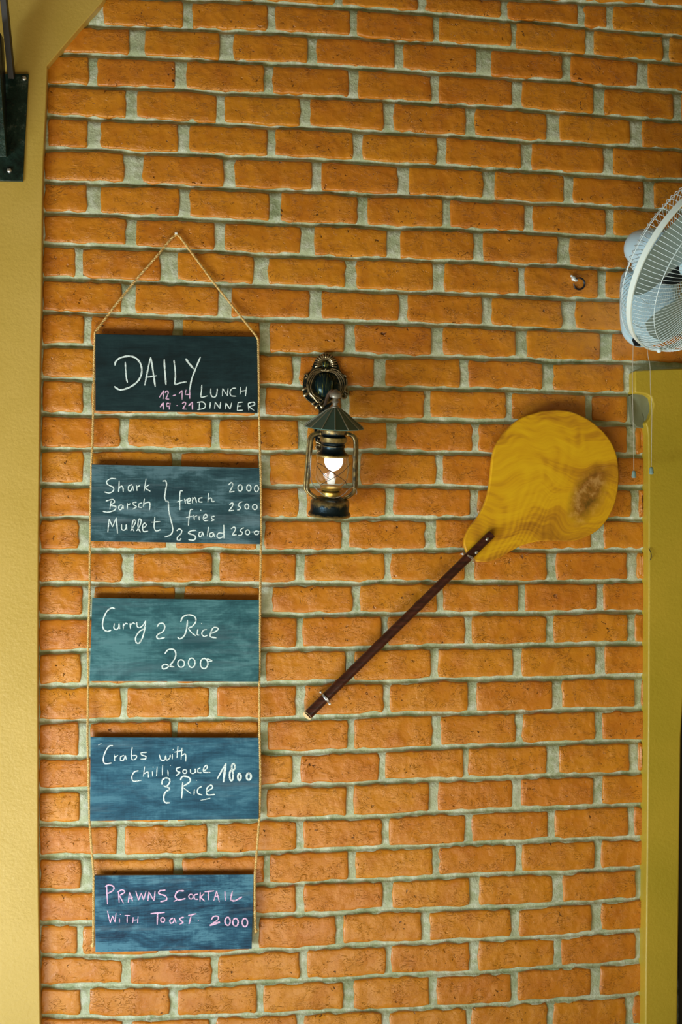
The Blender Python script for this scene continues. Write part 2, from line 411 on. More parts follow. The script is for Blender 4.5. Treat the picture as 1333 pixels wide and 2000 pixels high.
# ---------------------------------------------------------------- the courses as measured
BEDS = [  # centre line of each bed joint, photo pixels
 [(375,-95),(600,-79),(833,-72),(1144,-56),(1245,-50),(1333,-45)],
 [(375,-33),(600,-17),(833,-10),(1144,4),(1245,8),(1333,15)],
 [(188,-12),(375,0),(450,1.5),(525,5),(600,10),(690,15),(825,25),(945,36),(1058,44),(1152,54),(1245,64),(1333,71)],
 [(90,45),(188,49),(262,52),(375,57),(450,60),(525,62),(600,67.5),(690,71),(772,80),(833,83),(945,91),(1020,97),(1095,103),(1170,109),(1245,116),(1333,124)],
 [(90,104),(188,107),(262,110),(337,114),(450,120),(525,124),(611,127.5),(694,132),(776,137),(855,142.5),(945,148),(1009,154),(1110,159),(1170,167),(1257,173),(1333,179)],
 [(90,165),(180,169),(262,171),(360,174),(435,182),(525,184.5),(600,187.5),(694,193),(769,197),(833,202),(915,206),(1005,211),(1077,217.5),(1170,225),(1246,231),(1333,237)],
 [(90,225),(180,231),(262,234),(360,238),(431,242),(532,247.5),(607,250),(694,255),(769,259),(863,263),(927,268),(1020,276),(1088,277),(1170,282),(1245,288),(1333,291)],
 [(86,291),(180,291),(262,298),(360,300),(442,306),(536,308),(619,311),(705,315),(787,321),(862,324),(957,330),(1028,333),(1114,339),(1189,342),(1264,349),(1333,352)],
 [(86,354),(184,358),(262,360),(364,364),(446,368),(536,371),(626,373),(709,379.5),(787,382),(874,385),(957,391),(1039,396),(1114,398),(1193,403),(1268,407),(1333,412)],
 [(83,414),(180,418),(259,423),(360,426),(431,430),(536,435),(604,438),(705,441),(769,446),(870,446),(934,450),(1032,454),(1103,458),(1189,463),(1223,465),(1333,470)],
 [(83,476),(152,479),(257,483.5),(337,487),(431,491),(506,497),(600,500),(690,504),(769,505),(860,510),(934,511),(1020,517.5),(1103,519),(1178,525),(1230,527),(1333,530)],
 [(83,542),(157,544),(255,550),(337,552),(439,556),(514,557),(619,561),(682,567),(787,570),(862,572),(949,575),(1020,579),(1110,583),(1182,585),(1208,585),(1333,590)],
 [(83,609),(169,612),(255,615),(345,619),(439,622),(517,624),(615,626),(682,628),(791,632),(855,634.5),(951,637.5),(1020,641),(1110,644),(1185,647),(1215,648),(1333,652)],
 [(83,675),(169,677),(337,684),(510,688),(581,691),(682,690),(742,696),(855,696),(907,698),(949,700),(1020,701),(1073,706),(1170,707),(1238,708),(1333,714)],
 [(83,739),(169,742.5),(337,748),(510,752),(581,756),(675,757.5),(746,757.5),(836,758),(908,760.5),(994,761),(1065,763),(1152,768),(1238,769.5),(1333,774)],
 [(83,808),(169,811),(244,812),(337,812),(424,814),(514,814),(592,816),(712,819),(765,821),(844,820),(927,823),(998,823),(1159,827),(1230,828),(1333,830)],
 [(79,877.5),(169,877.5),(244,876),(345,879),(424,879),(517,883),(589,883),(705,881),(769,881),(857,884),(930,885),(964,888),(1208,889),(1262,889.5)],
 [(79,947),(165,948),(337,949),(517,949),(589,949.5),(705,949),(769,949),(863,949.5),(932,952.5),(1212,952.5),(1262,952.5)],
 [(79,1012.5),(165,1011),(337,1012),(517,1012.5),(675,1014),(765,1011),(840,1013),(930,1011.5),(1182,1014),(1262,1014)],
 [(79,1076),(165,1076),(255,1076),(337,1076),(424,1074),(510,1078),(589,1078),(675,1076),(757,1076),(840,1074),(1002,1074),(1073,1077),(1163,1074),(1262,1075)],
 [(79,1140),(169,1140),(255,1140),(352,1142),(420,1140),(517,1142),(589,1138),(694,1140),(757,1136),(855,1137),(919,1137),(1020,1138),(1077,1136),(1170,1136),(1262,1135)],
 [(79,1206),(169,1205),(337,1203),(517,1200),(589,1203),(694,1200),(750,1200),(862,1199),(911,1200),(1073,1198),(1170,1195),(1262,1196)],
 [(79,1275),(169,1271),(337,1270),(517,1269),(589,1267.5),(682,1267.5),(757,1264),(851,1262),(915,1263),(1009,1262),(1077,1260),(1170,1258),(1262,1258)],
 [(79,1341),(172,1339),(244,1339),(352,1337),(416,1337),(514,1335),(589,1335),(675,1331),(757,1333),(840,1328),(926,1328),(1013,1325),(1095,1326),(1170,1322),(1262,1322)],
 [(79,1410),(161,1408),(240,1406),(337,1406),(416,1405),(510,1405),(589,1402.5),(682,1400),(757,1396),(855,1394),(923,1393),(1013,1391),(1092,1387.5),(1170,1386),(1262,1384.5)],
 [(79,1479),(165,1479),(337,1474),(517,1470),(581,1472),(682,1466),(742,1466),(855,1461),(915,1459),(1013,1455),(1080,1453),(1170,1449),(1262,1449)],
 [(79,1545),(165,1543),(337,1540),(517,1537.5),(581,1534),(682,1532),(750,1528),(847,1524),(911,1522.5),(1013,1519),(1080,1515),(1170,1513),(1262,1509)],
 [(79,1609),(165,1611),(240,1609),(337,1609),(416,1605),(517,1601),(589,1601),(686,1597.5),(757,1595),(840,1588),(915,1586),(1013,1581),(1080,1579),(1170,1575),(1262,1573)],
 [(79,1674),(169,1674),(240,1676),(337,1672.5),(412,1671),(517,1667),(589,1663),(690,1659),(757,1656),(851,1653),(915,1648),(1013,1646),(1080,1641),(1170,1639),(1262,1636)],
 [(79,1741),(165,1740),(337,1736),(517,1729),(589,1727),(690,1721),(757,1719),(855,1714),(926,1710),(1013,1706),(1092,1706),(1170,1701),(1262,1694)],
 [(79,1803.5),(180,1803.5),(337,1798),(506,1789),(589,1787),(660,1786),(757,1778),(832,1778),(924,1774),(1002,1774),(1092,1766),(1170,1762),(1262,1756)],
 [(79,1866.5),(157,1867),(243,1871),(333,1866.5),(423,1866.5),(500,1857.5),(585,1855),(682,1848),(831,1842),(924,1837),(1002,1834),(1089,1830),(1166,1823),(1262,1817)],
 [(79,1929.5),(162,1927),(247,1927),(337,1929.5),(423,1925),(508,1920.5),(598,1916),(671,1914),(759,1906),(847,1903),(924,1901),(1007,1897),(1089,1890),(1166,1887),(1262,1876)],
 [(79,1986),(162,1988),(247,1990),(333,1988),(414,1986),(508,1983.5),(598,1979),(677,1975),(759,1975),(842,1969),(913,1967),(1007,1961),(1073,1956),(1232,1945),(1262,1940)],
 [(79,2050),(337,2050),(598,2042),(842,2031),(1007,2023),(1073,2017),(1232,2006),(1262,2003)],
 [(79,2114),(337,2114),(598,2106),(842,2095),(1007,2086),(1073,2080),(1232,2068),(1262,2065)],
]
BR = [  # bricks of each course, x ranges in photo pixels
 [(870,1004),(1015,1132),(1145,1262),(1275,1400)],
 [(355,495),(510,654),(669,817),(832,980),(992,1131),(1142,1187),(1199,1340)],
 [(202,358),(375,523),(538,685),(698,848),(858,1000),(1009,1146),(1161,1296),(1309,1450)],
 [(100,253),(283,430),(456,602),(619,772),(788,932),(960,1100),(1116,1247),(1266,1400)],
 [(91,174),(189,343),(364,516),(533,682),(700,844),(858,1002),(1020,1161),(1181,1317),(1332,1450)],
 [(92,247),(267,424),(439,587),(606,750),(770,911),(929,1069),(1094,1232),(1255,1400)],
 [(94,172),(196,349),(370,523),(538,690),(709,855),(872,1019),(1039,1180),(1199,1335)],
 [(87,242),(279,437),(459,610),(628,778),(799,944),(967,1103),(1120,1259),(1279,1420)],
 [(86,170),(196,351),(371,527),(548,699),(718,866),(880,1026),(1041,1184),(1200,1340)],
 [(86,246),(266,420),(439,588),(614,757),(782,926),(944,1091),(1113,1250),(1266,1400)],
 [(84,148),(161,314),(347,496),(525,675),(697,847),(869,1015),(1027,1170),(1184,1330)],
 [(83,238),(264,426),(452,605),(628,780),(797,943),(962,1099),(1125,1262),(1278,1400)],
 [(83,164),(178,339),(356,508),(527,674),(693,844),(866,1009),(1030,1174),(1197,1352)],
 [(83,235),(253,400),(419,572),(587,732),(753,900),(915,1061),(1082,1220)],
 [(83,162),(178,330),(345,500),(519,666),(682,829),(841,989),(1000,1146),(1157,1226)],
 [(81,234),(251,414),(429,583),(602,757),(775,924),(936,1080),(1096,1227),(1243,1262)],
 [(81,163),(180,336),(354,505),(528,690),(705,853),(866,1010),(1028,1192),(1208,1262)],
 [(80,235),(251,412),(430,584),(600,754),(769,920),(934,1082),(1098,1234),(1249,1262)],
 [(79,153),(178,326),(343,503),(517,668),(681,832),(851,1000),(1014,1157),(1180,1262)],
 [(77,238),(261,414),(429,579),(595,752),(765,909),(927,1069),(1087,1227),(1245,1262)],
 [(77,161),(184,343),(360,506),(532,689),(704,855),(867,1014),(1026,1167),(1180,1262)],
 [(77,235),(251,412),(430,580),(592,746),(759,910),(923,1068),(1082,1227),(1242,1262)],
 [(77,158),(178,330),(345,500),(519,676),(692,842),(857,1004),(1020,1165),(1182,1262)],
 [(77,236),(248,409),(424,579),(596,750),(763,915),(932,1081),(1099,1242),(1254,1262)],
 [(77,154),(176,335),(347,505),(523,680),(692,846),(862,1009),(1022,1164),(1177,1262)],
 [(77,235),(250,412),(430,572),(588,741),(753,907),(916,1069),(1093,1231),(1247,1262)],
 [(77,156),(178,330),(345,500),(521,678),(691,839),(856,1003),(1019,1161),(1178,1262)],
 [(77,229),(244,405),(424,580),(593,747),(761,909),(922,1072),(1085,1229),(1240,1262)],
 [(77,158),(182,339),(356,517),(527,681),(695,847),(859,1009),(1021,1163),(1176,1262)],
 [(77,235),(250,405),(420,578),(594,748),(767,918),(937,1081),(1100,1244)],
 [(79,151),(162,310),(330,490),(506,657),(671,825),(840,999),(1015,1156),(1176,1262)],
 [(79,238),(254,414),(427,587),(600,754),(765,918),(935,1085),(1097,1243)],
 [(79,157),(174,331),(347,502),(515,671),(691,840),(854,1000),(1012,1156),(1173,1262)],
 [(79,239),(257,410),(423,580),(595,747),(762,912),(922,1070),(1081,1224),(1238,1262)],
 [(79,157),(174,331),(347,502),(515,671),(691,840),(854,1000),(1012,1156),(1173,1262)],
]

# ---------------------------------------------------------------- the brick wall
X0, X1 = float(at(-30, 1000)[0]), float(at(1560, 1000)[0])
BW = []
for b in BEDS:
    q = [at(x, y) for x, y in b]
    BW.append((np.array([p[0] for p in q]), np.array([p[2] for p in q])))
# carry every course on to both sides at the wall's own level
def bed_z(k, x):
    xs, zs = BW[k]; return np.interp(x, xs, zs)
HB = 0.0064                                         # half a bed joint
NX = 600
gx = np.linspace(X0, X1, NX)
rows = []; joint = []
seg_j = [-1, -.72, -.4, 0, .4, .72, 1]
nb = len(BW)
zc = [bed_z(k, gx) for k in range(nb)]
prev = None
for k in range(nb):
    for t in seg_j:
        rows.append(zc[k] - t * HB); joint.append(np.full(NX, t))
    if k < nb - 1:
        a, b = zc[k] - HB, zc[k + 1] + HB
        for u in (.2, .4, .6, .8):
            rows.append(a * (1 - u) + b * u); joint.append(np.full(NX, 9.0))
rows = np.array(rows); joint = np.array(joint)
rng = np.random.default_rng(3)
def field(nz, nx, step):
    g = rng.normal(size=(nz // step + 3, nx // step + 3))
    zi = np.arange(nz) / step; xi = np.arange(nx) / step
    z0, x0 = zi.astype(int), xi.astype(int); fz, fx = (zi - z0)[:, None], (xi - x0)[None]
    fz = fz * fz * (3 - 2 * fz); fx = fx * fx * (3 - 2 * fx)
    A = g[np.ix_(z0, x0)]; B = g[np.ix_(z0, x0 + 1)]; Cc = g[np.ix_(z0 + 1, x0)]; D = g[np.ix_(z0 + 1, x0 + 1)]
    return (A * (1 - fx) + B * fx) * (1 - fz) + (Cc * (1 - fx) + D * fx) * fz
NZ = rows.shape[0]
lump = field(NZ, NX, 4) * .0006 + field(NZ, NX, 16) * .0006
tt = np.clip(joint, -1, 1)
depth = np.where(joint < 5, .0034 + .0066 * (1 - tt ** 2), .0036) + lump
rows = rows + field(NZ, NX, 7) * .0006
verts = np.stack([np.broadcast_to(gx, rows.shape), depth, rows], -1).reshape(-1, 3)
idx = np.arange(NZ * NX).reshape(NZ, NX)
quads = np.stack([idx[:-1, :-1], idx[1:, :-1], idx[1:, 1:], idx[:-1, 1:]], -1).reshape(-1, 4)
me = bpy.data.meshes.new('wall_back')
me.vertices.add(len(verts)); me.vertices.foreach_set('co', verts.ravel())
me.loops.add(quads.size); me.loops.foreach_set('vertex_index', quads.ravel())
me.polygons.add(len(quads)); me.polygons.foreach_set('loop_start', np.arange(len(quads)) * 4)
me.update(calc_edges=True); me.validate()
me.polygons.foreach_set('use_smooth', [True] * len(quads))
me.materials.append(M_MORTAR)
wall = bpy.data.objects.new('wall_back', me); C.objects.link(wall)
wall['kind'] = 'structure'; wall['_o'] = (0, 0, 0)
wall['label'] = 'brick wall painted orange with grey green mortar joints'

def brick(k, xa, xb, cut_right=False):
    """One brick: irregular rounded outline, proud of the mortar, its face a little uneven."""
    za = bed_z(k, xa) ; ym = .5 * (bed_z(k, (xa + xb) / 2) + bed_z(k + 1, (xa + xb) / 2))
    n_long = max(3, int((xb - xa) / .017)); r = .0045
    top = lambda x: bed_z(k, x) - HB + .0009
    bot = lambda x: bed_z(k + 1, x) + HB - .0009
    jt = [rnd.uniform(-.0013, .0013) for _ in range(4)]
    pts = []
    J = lambda s=.0011: rnd.gauss(0, s)
    for i in range(n_long + 1):
        u = i / n_long; x = xa + r + (xb - xa - 2 * r) * u; pts.append((x, top(x) + J() + jt[0] * (1 - u) + jt[1] * u))
    pts.append((xb - .0012 + J(.0004), top(xb) - .0015 + jt[1]))
    for u in (.22, .5, .78): pts.append((xb + J(), top(xb) * (1 - u) + bot(xb) * u))
    pts.append((xb - .0012 + J(.0004), bot(xb) + .0015 + jt[2]))
    for i in range(n_long + 1):
        u = i / n_long; x = xb - r - (xb - xa - 2 * r) * u; pts.append((x, bot(x) + J() + jt[2] * (1 - u) + jt[3] * u))
    pts.append((xa + .0012 + J(.0004), bot(xa) + .0015 + jt[3]))
    for u in (.78, .5, .22): pts.append((xa + J(), top(xa) * (1 - u) + bot(xa) * u))
    pts.append((xa + .0012 + J(.0004), top(xa) - .0015 + jt[0]))
    cx, cz = (xa + xb) / 2, ym
    N = len(pts); proud = rnd.uniform(-.0012, .0008); ta, tb = rnd.gauss(0, .006), rnd.gauss(0, .012)
    vs = []
    for ins, dy in ((0, .014), (0, .0040), (.0010, .0013), (.0036, 0.0), (.012, -.0003)):
        for x, z in pts:
            sx = 1 - ins / max((xb - xa) / 2, .01); sz = 1 - ins / .029
            X, Z = cx + (x - cx) * sx, cz + (z - cz) * sz
            e = J(.00018) if ins > .001 else 0
            vs.append((X - cx, dy + (proud + ta * (X - cx) + tb * (Z - cz) + e if dy < .01 else 0), Z - cz))
    fs = []
    for a in range(4):
        for i in range(N):
            j = (i + 1) % N; fs.append((a * N + i, a * N + j, (a + 1) * N + j, (a + 1) * N + i))
    o4 = 4 * N; nt = n_long + 1                      # close the middle with a strip of quads
    up = list(range(0, nt)); lo = list(range(nt + 5, nt + 5 + nt))[::-1]
    for i in range(nt - 1): fs.append((o4 + up[i], o4 + up[i + 1], o4 + lo[i + 1], o4 + lo[i]))
    rt = [nt - 1] + list(range(nt, nt + 5)) + [nt + 5]; fs.append(tuple(o4 + i for i in rt))
    lf = [2 * nt + 4] + list(range(2 * nt + 5, 2 * nt + 10)) + [0]; fs.append(tuple(o4 + i for i in lf))
    me = bpy.data.meshes.new('brick'); me.from_pydata(vs, [], [f[::-1] for f in fs]); me.materials.append(M_BRICK)
    me.polygons.foreach_set('use_smooth', [True] * len(me.polygons)); me.update()
    o = bpy.data.objects.new('brick', me); C.objects.link(o); o.parent = wall; o.location = (cx, 0, cz)
    return o
for k, row in enumerate(BR):
    row = list(row)
    while k < 13 and row[-1][1] < 1480: row.append((row[-1][1] + 15, row[-1][1] + 154))
    ymid = lambda x: .5 * (np.interp(x, *zip(*BEDS[k])) + np.interp(x, *zip(*BEDS[k + 1])))
    for a, b in row:
        if ymid((a + b) / 2) > 2030: continue
        xa, xb = at(a, ymid(a))[0], at(b, ymid(b))[0]
        brick(k, xa, xb)

# ---------------------------------------------------------------- the setting
def struct(name, mb, mat, label=None, bevel=0.0, smooth=True):
    o = mb.build(name, mat, None, smooth=smooth, bevel=bevel); o['kind'] = 'structure'
    if label: o['label'] = label
    return o
YP = -.022
def poly(pts, y): return [(float(at(x, z, y)[0]), float(at(x, z, y)[2])) for x, z in pts]
mb = MB()
edge = [(206, -6), (200, 3), (150, 60), (118, 97), (92, 128), (90, 200), (87, 262), (84.5, 310), (83, 380), (82, 470), (81, 600), (78.5, 700), (77.5, 800), (76.5, 920), (75, 1040), (74, 1200), (73.5, 1360), (74, 1520), (74, 1650), (75.5, 1780), (77, 1900), (78.5, 2000), (79, 2080)]
far = [(-330, 2080), (-330, -120), (206, -120)]
mb.prism(poly(far + edge, YP), YP, .03)
struct('wall_left', mb, M_YELLOW, 'yellow plastered pier with a slanted bracket at its top', bevel=.0022)
YR = -.031
mb = MB()
pan = [(1241, 724), (1290, 721), (1345, 719), (1345, 1200), (1331, 1440), (1329, 1600), (1326, 1850), (1323, 2080), (1261, 2080), (1262, 1900), (1264, 1700), (1267, 1400), (1268, 1100), (1268, 930), (1267, 850), (1265, 836), (1262, 826), (1269, 818), (1275, 804), (1277, 790), (1273, 776), (1263, 770), (1250, 768), (1241, 767)]
mb.prism(poly(pan, YR), YR, .012)
struct('wall_right', mb, M_YELLOW2, 'yellow plaster surround proud of the bricks beside the doorway', bevel=.0035)
mb = MB(); p0, p1 = at(1322, 2080, .01), at(1560, 700, .01)
mb.box(((p0[0] + p1[0]) / 2, -.006, (p0[2] + p1[2]) / 2), (p1[0] - p0[0], .004, p1[2] - p0[2] - .1))  # flat dark sheet in place of the shaded opening
struct('door_opening_shade', mb, M_VOID, 'dark sheet standing for the shade of the door opening at the edge of the picture', smooth=False)
mb = MB(); mb.box((.4, -3.0, -.02), (9, 7, .04)); struct('floor', mb, M_FLOOR, smooth=False)
mb = MB(); mb.box((.4, -1.5, 2.90), (5, 3.1, .05)); struct('sky_block_ceiling', mb, M_CEIL, smooth=False)  # unseen slab, added and set low to block sky light from above
# lower and upper plain masonry that the photograph does not reach
for nm, za, zb in (('trim_1', 0, float(rows[-1].min()) + .004), ('trim_2', float(rows[0].max()) - .004, 3.0)):
    mb = MB(); mb.box(((X0 + X1) / 2, .02, (za + zb) / 2), (X1 - X0, .03, zb - za)); struct(nm, mb, M_MORTAR, smooth=False)

# rough patch of bare mortar that breaks the plaster edge
mb = MB()
pp = [(1233, 772), (1243, 769), (1254, 768), (1265, 771), (1273, 778), (1276, 790), (1273, 804), (1267, 816), (1261, 822), (1262, 832), (1256, 836), (1244, 833), (1236, 822), (1234, 800)]
P0 = poly(pp, -.012); c0 = np.mean(P0, 0); n = len(P0)
vs = [(x, .004, z) for x, z in P0] + [(x, -.013 + rnd.uniform(-.002, .002), z) for x, z in P0] + \
     [(c0[0] + (x - c0[0]) * .62, -.008 + rnd.uniform(-.0035, .002), c0[1] + (z - c0[1]) * .62) for x, z in P0] + [(c0[0], -.005, c0[1])]
mb.add(vs, [(a * n + i, a * n + (i + 1) % n, (a + 1) * n + (i + 1) % n, (a + 1) * n + i) for a in (0, 1) for i in range(n)] + [(2 * n + i, 2 * n + (i + 1) % n, 3 * n) for i in range(n)])
o = mb.build('mortar_patch', M_MORTAR2, wall, label='rough bare mortar patch at the plaster edge')

# ---------------------------------------------------------------- iron bracket on the pier
YB = YP
br = thing('iron_bracket', at(20, 250, YB), 'dark green iron bracket bolted to the yellow pier', 'bracket')
mb = MB(); mb.prism(poly([(-60, 143), (56, 144), (52, 220), (48, 290), (45, 354), (-60, 352)], YB - .006), YB - .006, YB)
mb.build('mounting_plate', M_IRON, br, bevel=.0015)
def bar(name, P, Q, w, d, mat):
    """flat bar: w across, d towards the room"""
    P, Q = Vector(P), Vector(Q); t = (Q - P).normalized(); s_ = t.cross(Vector((0, 1, 0))).normalized(); u = s_.cross(t)
    mb = MB(); vs = [p + s_ * (w / 2 * i) + u * (d / 2 * j) for p in (P, Q) for i, j in ((-1, -1), (1, -1), (1, 1), (-1, 1))]
    mb.add(vs, [(0, 1, 2, 3), (4, 7, 6, 5), (0, 4, 5, 1), (1, 5, 6, 2), (2, 6, 7, 3), (3, 7, 4, 0)])
    return mb.build(name, mat, br, bevel=.001)
M_RUST = plain('brown_painted_steel', (.010, .006, .004), .5, 0)
bar('strut', at(23, 152, YB - .014), at(2, -60, YB - .13), .013, .030, M_RUST)
bar('strut', at(8, 306, YB - .022), at(-10, 60, YB - .11), .014, .034, M_IRON)
bar('web_plate', at(12, 300, YB - .010), at(2, 70, YB - .055), .005, .045, M_DARKSTEEL)
for x, y in ((47, 153), (18, 333)):
    mb = MB(); c = at(x, y, YB - .008); mb.blob(c, .0055, .004, .0055); mb.tube([c, c + np.array([0, .006, 0])], .004, 6)
    mb.build('bolt', M_STEEL, br)

# ---------------------------------------------------------------- chalkboards
YF, YK = -.0185, -.0105
def ribbon(mb, pts, w, y):
    P = smooth_path(pts, 5) if len(pts) > 2 else [np.array(pts[0], float), (np.array(pts[0], float) + np.array(pts[1], float)) / 2, np.array(pts[1], float)]
    n = len(P); L = []; R = []
    ph = rnd.uniform(0, 6)
    for i in range(n):
        t = P[min(i + 1, n - 1)] - P[max(i - 1, 0)]; t = t / (np.linalg.norm(t) + 1e-9); nn = np.array([-t[1], t[0]])
        e = .62 if i in (0, n - 1) else 1.0
        ww = w / 2 * e * (1 + .16 * math.sin(i * 1.3 + ph)); L.append(P[i] + nn * ww); R.append(P[i] - nn * ww)
    vs = [at(p[0], p[1], y) for p in L + R]
    mb.add(vs, [(i, i + 1, n + i + 1, n + i) for i in range(n - 1)])
def ell(cx, cy, rx, ry, a0=-60, sweep=365):
    return [(cx + rx * math.cos(math.radians(a0 + sweep * i / 12)), cy + ry * math.sin(math.radians(a0 + sweep * i / 12))) for i in range(13)]
def chalkboard(corners, mat, label, strokes, org, sc, w, pink=False, extra=None):
    P = [at(x, y, YF) for x, y in corners]; c = np.mean(P, 0)
    t = thing('chalkboard', (c[0], YK, c[2]), label, 'sign', 'chalkboards of the menu hung on one rope')
    mb = MB(); mb.prism([(p[0], p[2]) for p in P], YF, YK)
    o = mb.build('board', mat, t, bevel=.0008)
    o.data.materials.append(M_BOARDEDGE)
    for p in o.data.polygons:
        if abs(p.normal.z) > .9: p.material_index = 1
    for nm, st, mt, lb in (('chalk_lettering', strokes, M_PINK if pink else M_WHITE, 'pink chalk writing' if pink else 'white chalk writing'), ('chalk_lettering', extra or [], M_PINK, 'pink chalk hours')):
        if not st: continue
        items = []                                   # one part for every word: strokes whose boxes all but touch
        for i, s in enumerate(st):
            ww = w
            if isinstance(s[0], (int, float)): ww = w * s[0]; s = s[1]
            q = np.array(s, float); items.append((i, ww, s, [q[:, 0].min() - 15, q[:, 0].max() + 15, q[:, 1].min() - 1, q[:, 1].max() + 1]))
        words = []
        for it in items:
            hit = [g for g in words if any(it[3][0] < o_[3][1] and o_[3][0] < it[3][1] and it[3][2] < o_[3][3] and o_[3][2] < it[3][3] for o_ in g)]
            words = [g for g in words if g not in hit] + [sum(hit, []) + [it]]
        for g in words:
            mb = MB()
            for i, ww, s, _ in g: ribbon(mb, [(org[0] + x / sc, org[1] + y / sc) for x, y in s], ww, YF - .0004 - .00002 * (i % 9))
            mb.build(nm, mt, t, smooth=False, label=lb)
    return t
M_BOARDEDGE = plain('bare_board_edge', (.22, .17, .09), .8)
DAILY = [(1.5, [(208, 320), (215, 290), (250, 262), (310, 250), (360, 262), (395, 300), (408, 350), (400, 400), (370, 445), (320, 480), (270, 498), (235, 497), (203, 475)]),
 (1.2, [(285, 292), (288, 350), (293, 410), (302, 448)]), (1.3, [(475, 258), (455, 340), (430, 468)]), (1.4, [(475, 258), (490, 350), (508, 478)]), (1.1, [(435, 408), (520, 395)]),
 (1.4, [(575, 272), (578, 340), (588, 465)]), (1.2, [(647, 278), (655, 340), (658, 400), (655, 458), (690, 450), (743, 440)]), (1.7, [(735, 268), (760, 305), (795, 345)]),
 (1.3, [(845, 255), (810, 340), (780, 420), (765, 500)]),
 [(855, 462), (852, 510), (850, 555), (898, 545)], [(922, 490), (922, 530), (935, 553), (958, 550), (968, 520), (970, 490)], [(1008, 548), (1010, 490)], [(1010, 490), (1045, 545)], [(1045, 545), (1050, 488)],
 [(1110, 487), (1080, 492), (1065, 520), (1075, 545), (1110, 548)], [(1145, 478), (1140, 535)], [(1188, 475), (1180, 548)], [(1142, 512), (1185, 505)],
 [(838, 590), (835, 645)], [(820, 595), (860, 590), (882, 612), (870, 638), (822, 648)], [(918, 592), (915, 640)], [(950, 640), (955, 592)], [(955, 592), (990, 640)], [(990, 640), (995, 590)],
 [(1030, 645), (1035, 598)], [(1035, 598), (1065, 645)], [(1065, 645), (1078, 595)], [(1160, 592), (1125, 595)], [(1125, 595), (1118, 655)], [(1118, 655), (1160, 652)], [(1120, 622), (1150, 620)],
 [(1205, 655), (1200, 600)], [(1200, 600), (1240, 592), (1248, 612), (1205, 625)], [(1205, 625), (1245, 655)]]
HOURS = [[(538, 558), (572, 505)], [(572, 505), (566, 570)], [(582, 525), (590, 510), (605, 515), (600, 540), (585, 568)], [(585, 568), (612, 570)], [(638, 545), (662, 538)], [(685, 530), (708, 505)], [(708, 505), (708, 572)],
 [(738, 500), (730, 535)], [(730, 535), (770, 535)], [(765, 500), (765, 568)], (1.4, [(545, 630), (568, 595)]), (1.4, [(568, 595), (568, 648)]), [(612, 600), (595, 602), (595, 622), (615, 618), (618, 598), (612, 648)],
 [(665, 618), (677, 617)], [(708, 602), (725, 592), (735, 605), (712, 642)], [(712, 642), (742, 645)], (1.5, [(755, 620), (785, 592)]), (1.5, [(785, 592), (785, 648)])]
